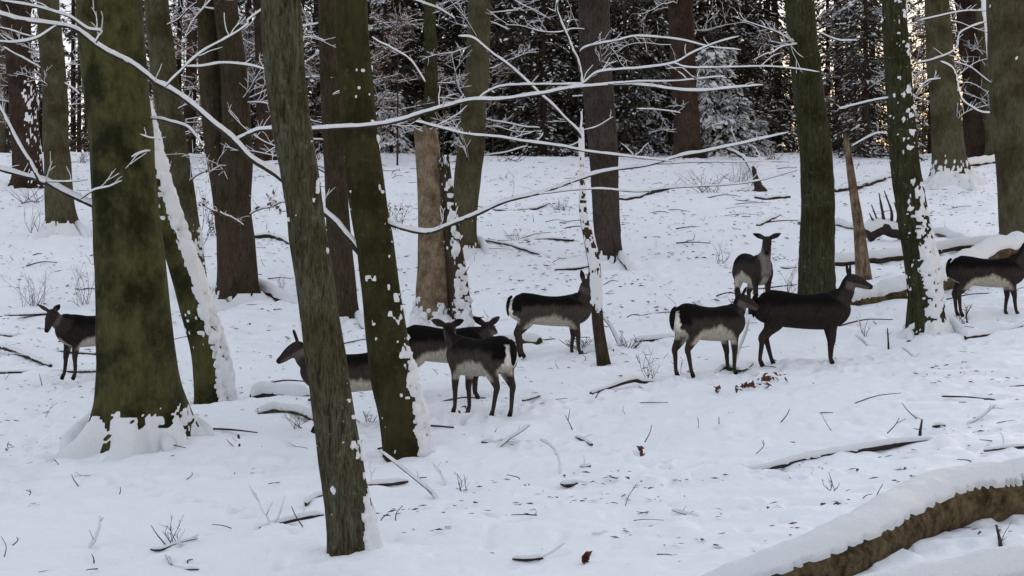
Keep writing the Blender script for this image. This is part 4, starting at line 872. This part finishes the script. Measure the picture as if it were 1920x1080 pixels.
PR = [conifer('a', 'needle', 13, 2.9, 120, .3, .22, 1), conifer('b', 'needle', 15, 2.5, 110, 1.2, .16, 2), conifer('c', 'needle2', 13, 2.6, 90, .8, .18, 3, .8), conifer('d', 'needle', 11, 2.4, 100, .1, .36, 4), conifer('e', 'needle2', 15, 2.3, 60, 2.5, .12, 5, .7), conifer('f', 'needle', 4.2, 1.9, 70, .1, .75, 6, 1.2)]
REFS = [(28, 'the leftmost reddish pine'), (98, 'the second trunk from the left'), (210, 'the thickest mossy trunk'), (305, 'the slender third trunk'), (410, 'the forked pair'), (500, 'the skyline pine by the nearest tree'), (545, 'the nearest slim tree'), (665, 'the smooth olive-green trunk'), (806, 'the pale barkless trunk'), (895, 'the crooked brown trunk'), (1000, 'the sapling\'s arching limb'), (1120, 'the stout purple-brown trunk'), (1280, 'the brown crest pine'), (1400, 'the arched root'), (1510, 'the dark green ridged trunk'), (1600, 'the splintered snag'), (1685, 'the caked ridged trunk'), (1765, 'the grey-olive beech'), (1840, 'the thin snowy stem'), (1890, 'the wide olive trunk at the right edge')]
KD = ['broad dark conifer', 'tall dark conifer', 'brownish conifer', 'frosted low-branched conifer', 'thin brownish conifer', 'small snow-laden spruce']
def put_conifer(px, D, k, sc=1.):
    X = (px-960)/F*D; z = float(G0(X, D))-.1
    ref = min(REFS, key=lambda r_: abs(r_[0]-px))[1]
    far = 'nearer' if D < 66 else 'deep' if D > 82 else 'midway'
    lb = f"{KD[k]} beyond the crest {'deep ' if far == 'deep' else ''}behind {ref}" if far != 'nearer' else f"{KD[k]} at the wood's edge behind {ref}"
    root = empty('conifer', (X, D, z), lb, 'conifer', 'conifers beyond the crest', random.uniform(0, 6.28)); root.scale = (sc, sc, sc*random.uniform(.9, 1.15))
    for nm, me in PR[k]:
        o = bpy.data.objects.new(nm, me); COL.objects.link(o); o.parent = root
rg = random.Random(21)
GAPS = [(120, 170), (290, 345), (350, 372), (838, 850), (1452, 1490), (1565, 1600), (1645, 1672)]
def ingap(px, wd): return any(a-wd*.5 < px < b+wd*.5 for a, b in GAPS)
# first row close behind the crest, then deeper rows
for px in range(560, 1440, 62):
    D = rg.uniform(59, 66); q = px+rg.uniform(-18, 18); put_conifer(q, D, rg.choice([0, 0, 1, 2, 3, 1]))
for px in range(560, 1440, 78):
    D = rg.uniform(70, 80); q = px+rg.uniform(-26, 26); put_conifer(q, D, rg.choice([0, 1, 2, 0, 4]))
for px in (1545, 1640, 1745, 1830, 1900, 1960):
    put_conifer(px+rg.uniform(-10, 10), rg.uniform(62, 72), rg.choice([1, 2, 3, 0]), .95)
for px in (-60, 20, 70, 215, 250, 500, 535):
    put_conifer(px+rg.uniform(-10, 10), rg.uniform(66, 80), rg.choice([4, 2, 1, 3]), .9)
for px in range(-120, 2050, 95):
    q = px+rg.uniform(-30, 30)
    if not ingap(q, 60): put_conifer(q, rg.uniform(84, 96), rg.choice([0, 1, 2]), 1.05)
for px_, D_, k_, s_ in ((960, 57, 3, .9), (1020, 56, 0, .85), (1075, 58, 3, .9), (1170, 56, 0, .8), (1225, 57, 3, .9), (1350, 60, 0, .9), (1425, 62, 3, .8), (1622, 55, 0, .7), (1590, 66, 3, .8), (720, 58, 3, .8), (760, 60, 0, .9), (690, 62, 2, .8), (860, 60, 0, .8), (470, 62, 3, .8), (235, 64, 2, .9)): put_conifer(px_, D_, k_, s_)
put_conifer(148, 78, 4, .9); put_conifer(312, 88, 4, 1.); put_conifer(352, 72, 2, .85); put_conifer(392, 90, 1, .9); put_conifer(160, 92, 2, .9)
put_conifer(1335, 54, 5, .8); put_conifer(1385, 53.5, 5, .55); put_conifer(1425, 54, 5, .35); put_conifer(440, 55, 5, .45); put_conifer(885, 56, 5, .4); put_conifer(1690, 54, 5, .4); put_conifer(1020, 57, 5, .45); put_conifer(735, 56, 5, .5); put_conifer(1625, 52, 3, .8); put_conifer(1195, 57, 5, .7)
# bare pine stems beyond the crest
rg = random.Random(4)
def stem_proto(sd_, r0, H=13, mat='red'):
    mb = MB(); g_ = random.Random(sd_); C = catmull([(0, 0, -.8), (g_.uniform(-.15, .15), 0, H*.35), (g_.uniform(-.2, .2), 0, H*.7), (0, 0, H)], 30); add_tube(mb, C, np.linspace(r0, r0*.45, 30), 12, .07, sd_)
    ml, ms = MB(), MB()
    for k in range(12):
        z = g_.uniform(1.2, H*.9); a = g_.uniform(0, 6.28); L = g_.uniform(.6, 2.2); d = np.array([math.cos(a), math.sin(a), g_.uniform(-.3, .2)]); p = np.array([0, 0, z])
        Q = catmull([p, p+d*L*.5, p+d*L+np.array([0, 0, g_.uniform(-.3, .1)])], 10); r = np.linspace(.022, .005, 10); add_tube(ml, Q, r, 5); add_snowcap(ms, Q, r, .02, 6, k)
        twigs(ml, ms, Q, r, 7, .2, .8, .007, g_.randint(0, 9999), snow=.014)
    r_ = []
    for nm, mbb, mt in (('trunk', mb, mat), ('branches', ml, 'twig'), ('snow', ms, 'snow')):
        o = mbb.build(nm, M[mt]); r_.append((nm, o.data)); bpy.data.objects.remove(o)
    return r_
SP = [stem_proto(1, .2), stem_proto(2, .26), stem_proto(3, .15), stem_proto(4, .2, mat='grey')]
for px in [8, 60, 142, 360, 388, 185, 240, 345, 462, 520, 600, 735, 850, 1010, 1210, 1330, 1450, 1570, 1592, 1640, 1745, 1870, 1950, -40]:
    D = rg.uniform(60, 84); X = (px+rg.uniform(-8, 8)-960)/F*D; k = rg.randint(0, 3)
    ref = min(REFS, key=lambda r_: abs(r_[0]-px))[1]
    kind = ['slim reddish pine', 'stout reddish pine', 'pole-thin pine', 'greyish stem'][k]
    root = empty('pine_tree', (X, D, float(G0(X, D))), f"{kind} beyond the crest {'left of' if px < min(REFS, key=lambda r_: abs(r_[0]-px))[0] else 'right of'} {ref}", 'tree', 'bare stems beyond the crest', rg.uniform(0, 6.28))
    for nm, me in SP[k]:
        o = bpy.data.objects.new(nm, me); COL.objects.link(o); o.parent = root
# young beeches holding copper leaves
def copper(sd_, H):
    g_ = random.Random(sd_); mw, ms, ml = MB(), MB(), MB()
    C = catmull([(0, 0, -.3), (.05, 0, H*.5), (.1, 0, H)], 14); add_tube(mw, C, np.linspace(.035, .008, 14), 6)
    for k in range(20):
        z = g_.uniform(.25, 1)*H; a = g_.uniform(0, 6.28); L = g_.uniform(.5, 1.5)*(1.2-z/H*.6); d = np.array([math.cos(a), math.sin(a), g_.uniform(-.1, .5)]); p = np.array([.05, 0, z])
        Q = catmull([p, p+d*L*.5, p+d*L], 10); r = np.linspace(.012, .004, 10); add_tube(mw, Q, r, 4); add_snowcap(ms, Q, r, .008, 6, k)
        twigs(mw, ms, Q, r, 6, .15, .5, .005, g_.randint(0, 9999), leaves=ml, nleaf=16, snow=.003)
    r_ = []
    for nm, mbb, mt in (('stem', mw, 'twig'), ('leaves', ml, 'leaf'), ('snow', ms, 'snow')):
        o = mbb.build(nm, M[mt], None, nm != 'leaves'); r_.append((nm, o.data)); bpy.data.objects.remove(o)
    return r_
CPR = [copper(1, 3.4), copper(2, 4.6)]
for i, (px, D) in enumerate([(690, 50), (745, 50), (925, 55), (285, 50), (455, 52), (560, 52), (705, 52), (735, 57), (770, 60), (665, 60), (590, 56), (345, 46), (390, 50), (470, 55), (15, 56), (235, 60), (1010, 58), (960, 60), (1180, 58), (1440, 60), (1480, 62), (1580, 60), (1640, 58), (1730, 57), (830, 56), (1320, 60)]):
    X = (px-960)/F*D; ref = min(REFS, key=lambda r_: abs(r_[0]-px))[1]; side_ = 'left of' if px < min(REFS, key=lambda r_: abs(r_[0]-px))[0] else 'right of'
    root = empty('young_beech', (X, D, float(G0(X, D))), f"young beech holding copper leaves {side_} {ref}", 'tree', 'young beeches with copper leaves', i*1.3)
    for nm, me in CPR[i % 2]:
        o = bpy.data.objects.new(nm, me); COL.objects.link(o); o.parent = root
# far-off wood closing the view
rg = np.random.default_rng(9); m = 150000
px = rg.uniform(-400, 2320, m); D = rg.uniform(105, 135, m); X = (px-960)/F*D; z = rg.uniform(0, 1, m)**1.5*13+5.2
dens = vn(X/3.5, z/2.5, 0, 7)*.7+vn(X/1.6, z/2, 3, 8)*.35-(z-6)/16
for a, b in GAPS: dens = dens-.42*((px > a-12) & (px < b+12))
k = dens > -.36; X, D, z = X[k], D[k], z[k]; m = len(X)
p = np.stack([X, D, z], -1); dd = rg.normal(0, 1, (m, 3)); dd /= np.linalg.norm(dd, axis=1)[:, None]; ww = np.cross(dd, rg.normal(0, 1, (m, 3))); ww /= np.linalg.norm(ww, axis=1)[:, None]
ln = rg.uniform(.2, .45, m)[:, None]; q = np.stack([p-dd*ln, p+ww*ln*.35, p+dd*ln, p-ww*ln*.35], 1).reshape(-1, 3)
o = mesh_np('far_wood', q, np.arange(m*4).reshape(-1, 4), M['needle2'], None, False); tag(o, 'far-off dim wood closing the view beyond the conifers', 'wood', kind='stuff')

# ------------------------------------------------------------------ ground snow
def nonlin(a, b, n, p): t = np.linspace(0, 1, n); return a+(b-a)*t**p
ys = np.concatenate([[-60, -30, -12, 0, 4, 7], nonlin(8.2, 30, 560, 1.5), nonlin(30.1, 66, 220, 1.0)[1:], [70, 76, 84, 95, 110, 140, 200, 300, 500, 900]])
us = np.concatenate([np.linspace(-8, -1.15, 30), np.linspace(-1.12, 1.12, 560), np.linspace(1.15, 8, 30)])
HW = np.maximum(np.abs(ys), 9.)*(960/F)*1.05
XX = us[None]*HW[:, None]; YY = np.broadcast_to(ys[:, None], XX.shape)
ZZ = G(XX, YY)
fade = 1-sst(45, 62, YY)*.5
ZZ = ZZ+fade*(.030*vn(XX/.45, YY/.36, 0, 21)+.018*vn(XX/.19, YY/.17, 0, 22)+.007*vn(XX/.07, YY/.08, 0, 23))
# trodden hollows and little lumps over leaves
ZZ = ZZ+fade*(.03*vn(XX/1.1, YY/.42, 0, 28)*sst(10, 16, YY)+.02*vn(XX/.5, YY/.22, 0, 29))
lm = np.clip(vn(XX/.22, YY/.3, 0, 25)-.45, 0, 1)*(.6+.4*vn(XX/3, YY/3, 0, 26)); ZZ = ZZ+lm*.09
lh = np.clip(vn(XX/.16, YY/.25, 0, 27)-.5, 0, 1); ZZ = ZZ-lh*.09
r4 = random.Random(12)
for x0, y0, x1, y1, n_ in [(1240, 730, 1700, 660, 34), (820, 800, 1280, 715, 34), (560, 830, 880, 790, 22), (60, 720, 200, 706, 12), (940, 690, 1240, 640, 24), (1420, 720, 1900, 640, 30), (900, 820, 1500, 900, 34), (1000, 560, 1400, 610, 22), (200, 900, 560, 1000, 26)]:
    for k in range(n_):
        t = (k+r4.uniform(-.3, .3))/n_; hx, hy = hit(x0+(x1-x0)*t+r4.gauss(0, 9), y0+(y1-y0)*t+r4.gauss(0, 5))
        i0, i1 = np.searchsorted(ys, [hy-.25, hy+.25])
        sub = (slice(i0, i1), slice(30, 590)); dd = ((XX[sub]-hx)/.05)**2+((YY[sub]-hy)/.085)**2
        ZZ[sub] += -.055*np.exp(-dd**2)+.012*np.exp(-(np.sqrt(dd)-1.5)**2*3)
V = np.stack([XX, YY, ZZ], -1); nr, nc = XX.shape
i, j = np.meshgrid(np.arange(nr-1), np.arange(nc-1), indexing='ij'); a = (i*nc+j).ravel()
gr = mesh_np('ground', V.reshape(-1, 3), np.stack([a, a+1, a+nc+1, a+nc], -1), M['snow_ground']); tag(gr, kind='structure')

# leaf litter and fine twigs nobody could count
rg = np.random.default_rng(3); ml = MB(); r2 = random.Random(3)
n = 13000; D = 9.3+(54-9.3)*rg.uniform(0, 1, n)**1.0; X = rg.uniform(-1.1, 1.1, n)*D*960/F
den = .8*vn(X/2.5, D/2.5, 0, 31)+.7*vn(X/.8, D/.5, 0, 32)+sst(14, 30, D)*.8; k = den > .40; X, D = X[k], D[k]
Zg = G(X, D)
for x_, y_, z_ in zip(X, D, Zg):
    s_ = r2.uniform(.010, .034)*(1+.6*(y_ > 25)); a = r2.uniform(0, 6.28)
    ca, sa = math.cos(a), math.sin(a); tl = r2.uniform(-.5, .5)
    p = np.array([x_, y_, z_+.012]); e = np.array([ca, sa*.8, tl*.5])*s_*1.3; f_ = np.array([-sa, ca, r2.uniform(.1, .6)])*s_*.6
    ml.add(np.array([p-e, p+f_, p+e, p-f_*.3]), np.array([[0, 1, 2, 3]]))
o = ml.build('leaf_litter', M['litter'], None, False); tag(o, 'scattered dead leaves showing through the thin snow', 'leaf litter', kind='stuff')
mw = MB(); n = 360; D = 9.4+(50-9.4)*rg.uniform(0, 1, n); X = rg.uniform(-1.1, 1.1, n)*D*960/F; Zg = G(X, D)
for x_, y_, z_ in zip(X, D, Zg):
    L = r2.uniform(.04, .24); a = r2.uniform(0, 6.28); flat = r2.random() < .6
    d = np.array([math.cos(a), math.sin(a), r2.uniform(0, .15) if flat else r2.uniform(.5, 2)]); d /= np.linalg.norm(d)
    p = np.array([x_, y_, z_+(.008 if flat else -.01)]); r = r2.uniform(.002, .0045)*(1+y_/40)
    Q = catmull([p, p+d*L*.5+np.array([r2.gauss(0, .015), r2.gauss(0, .015), .005]), p+d*L], 6); add_tube(mw, Q, np.linspace(r, r*.5, 6), 4)
    if r2.random() < .3:
        e = d+np.array([r2.gauss(0, .5), r2.gauss(0, .5), r2.gauss(.2, .3)]); add_tube(mw, catmull([Q[3], Q[3]+e*L*.2, Q[3]+e*L*.4], 4), np.linspace(r*.7, r*.4, 4), 4)
n = 170; D = rg.uniform(15, 52, n); X = rg.uniform(-1.1, 1.1, n)*D*960/F; Zg = G(X, D)
for x_, y_, z_ in zip(X, D, Zg):
    L = r2.uniform(.2, .9); a = r2.gauss(0, .45); d = np.array([math.cos(a), math.sin(a), .0]); p = np.array([x_, y_, z_]); e = p+d*L; e[2] = float(G(e[0], e[1]))+.02; q = (p+e)/2; q[2] += r2.uniform(.0, .05); q[1] += r2.gauss(0, .04)
    r = r2.uniform(.005, .016); add_tube(mw, catmull([p, q, e], 10), np.linspace(r, r*.5, 10), 5, .2, 3)
o = mw.build('fine_twigs', M['twig']); tag(o, 'fine twigs strewn and poking out of the snow', 'twigs', kind='stuff')
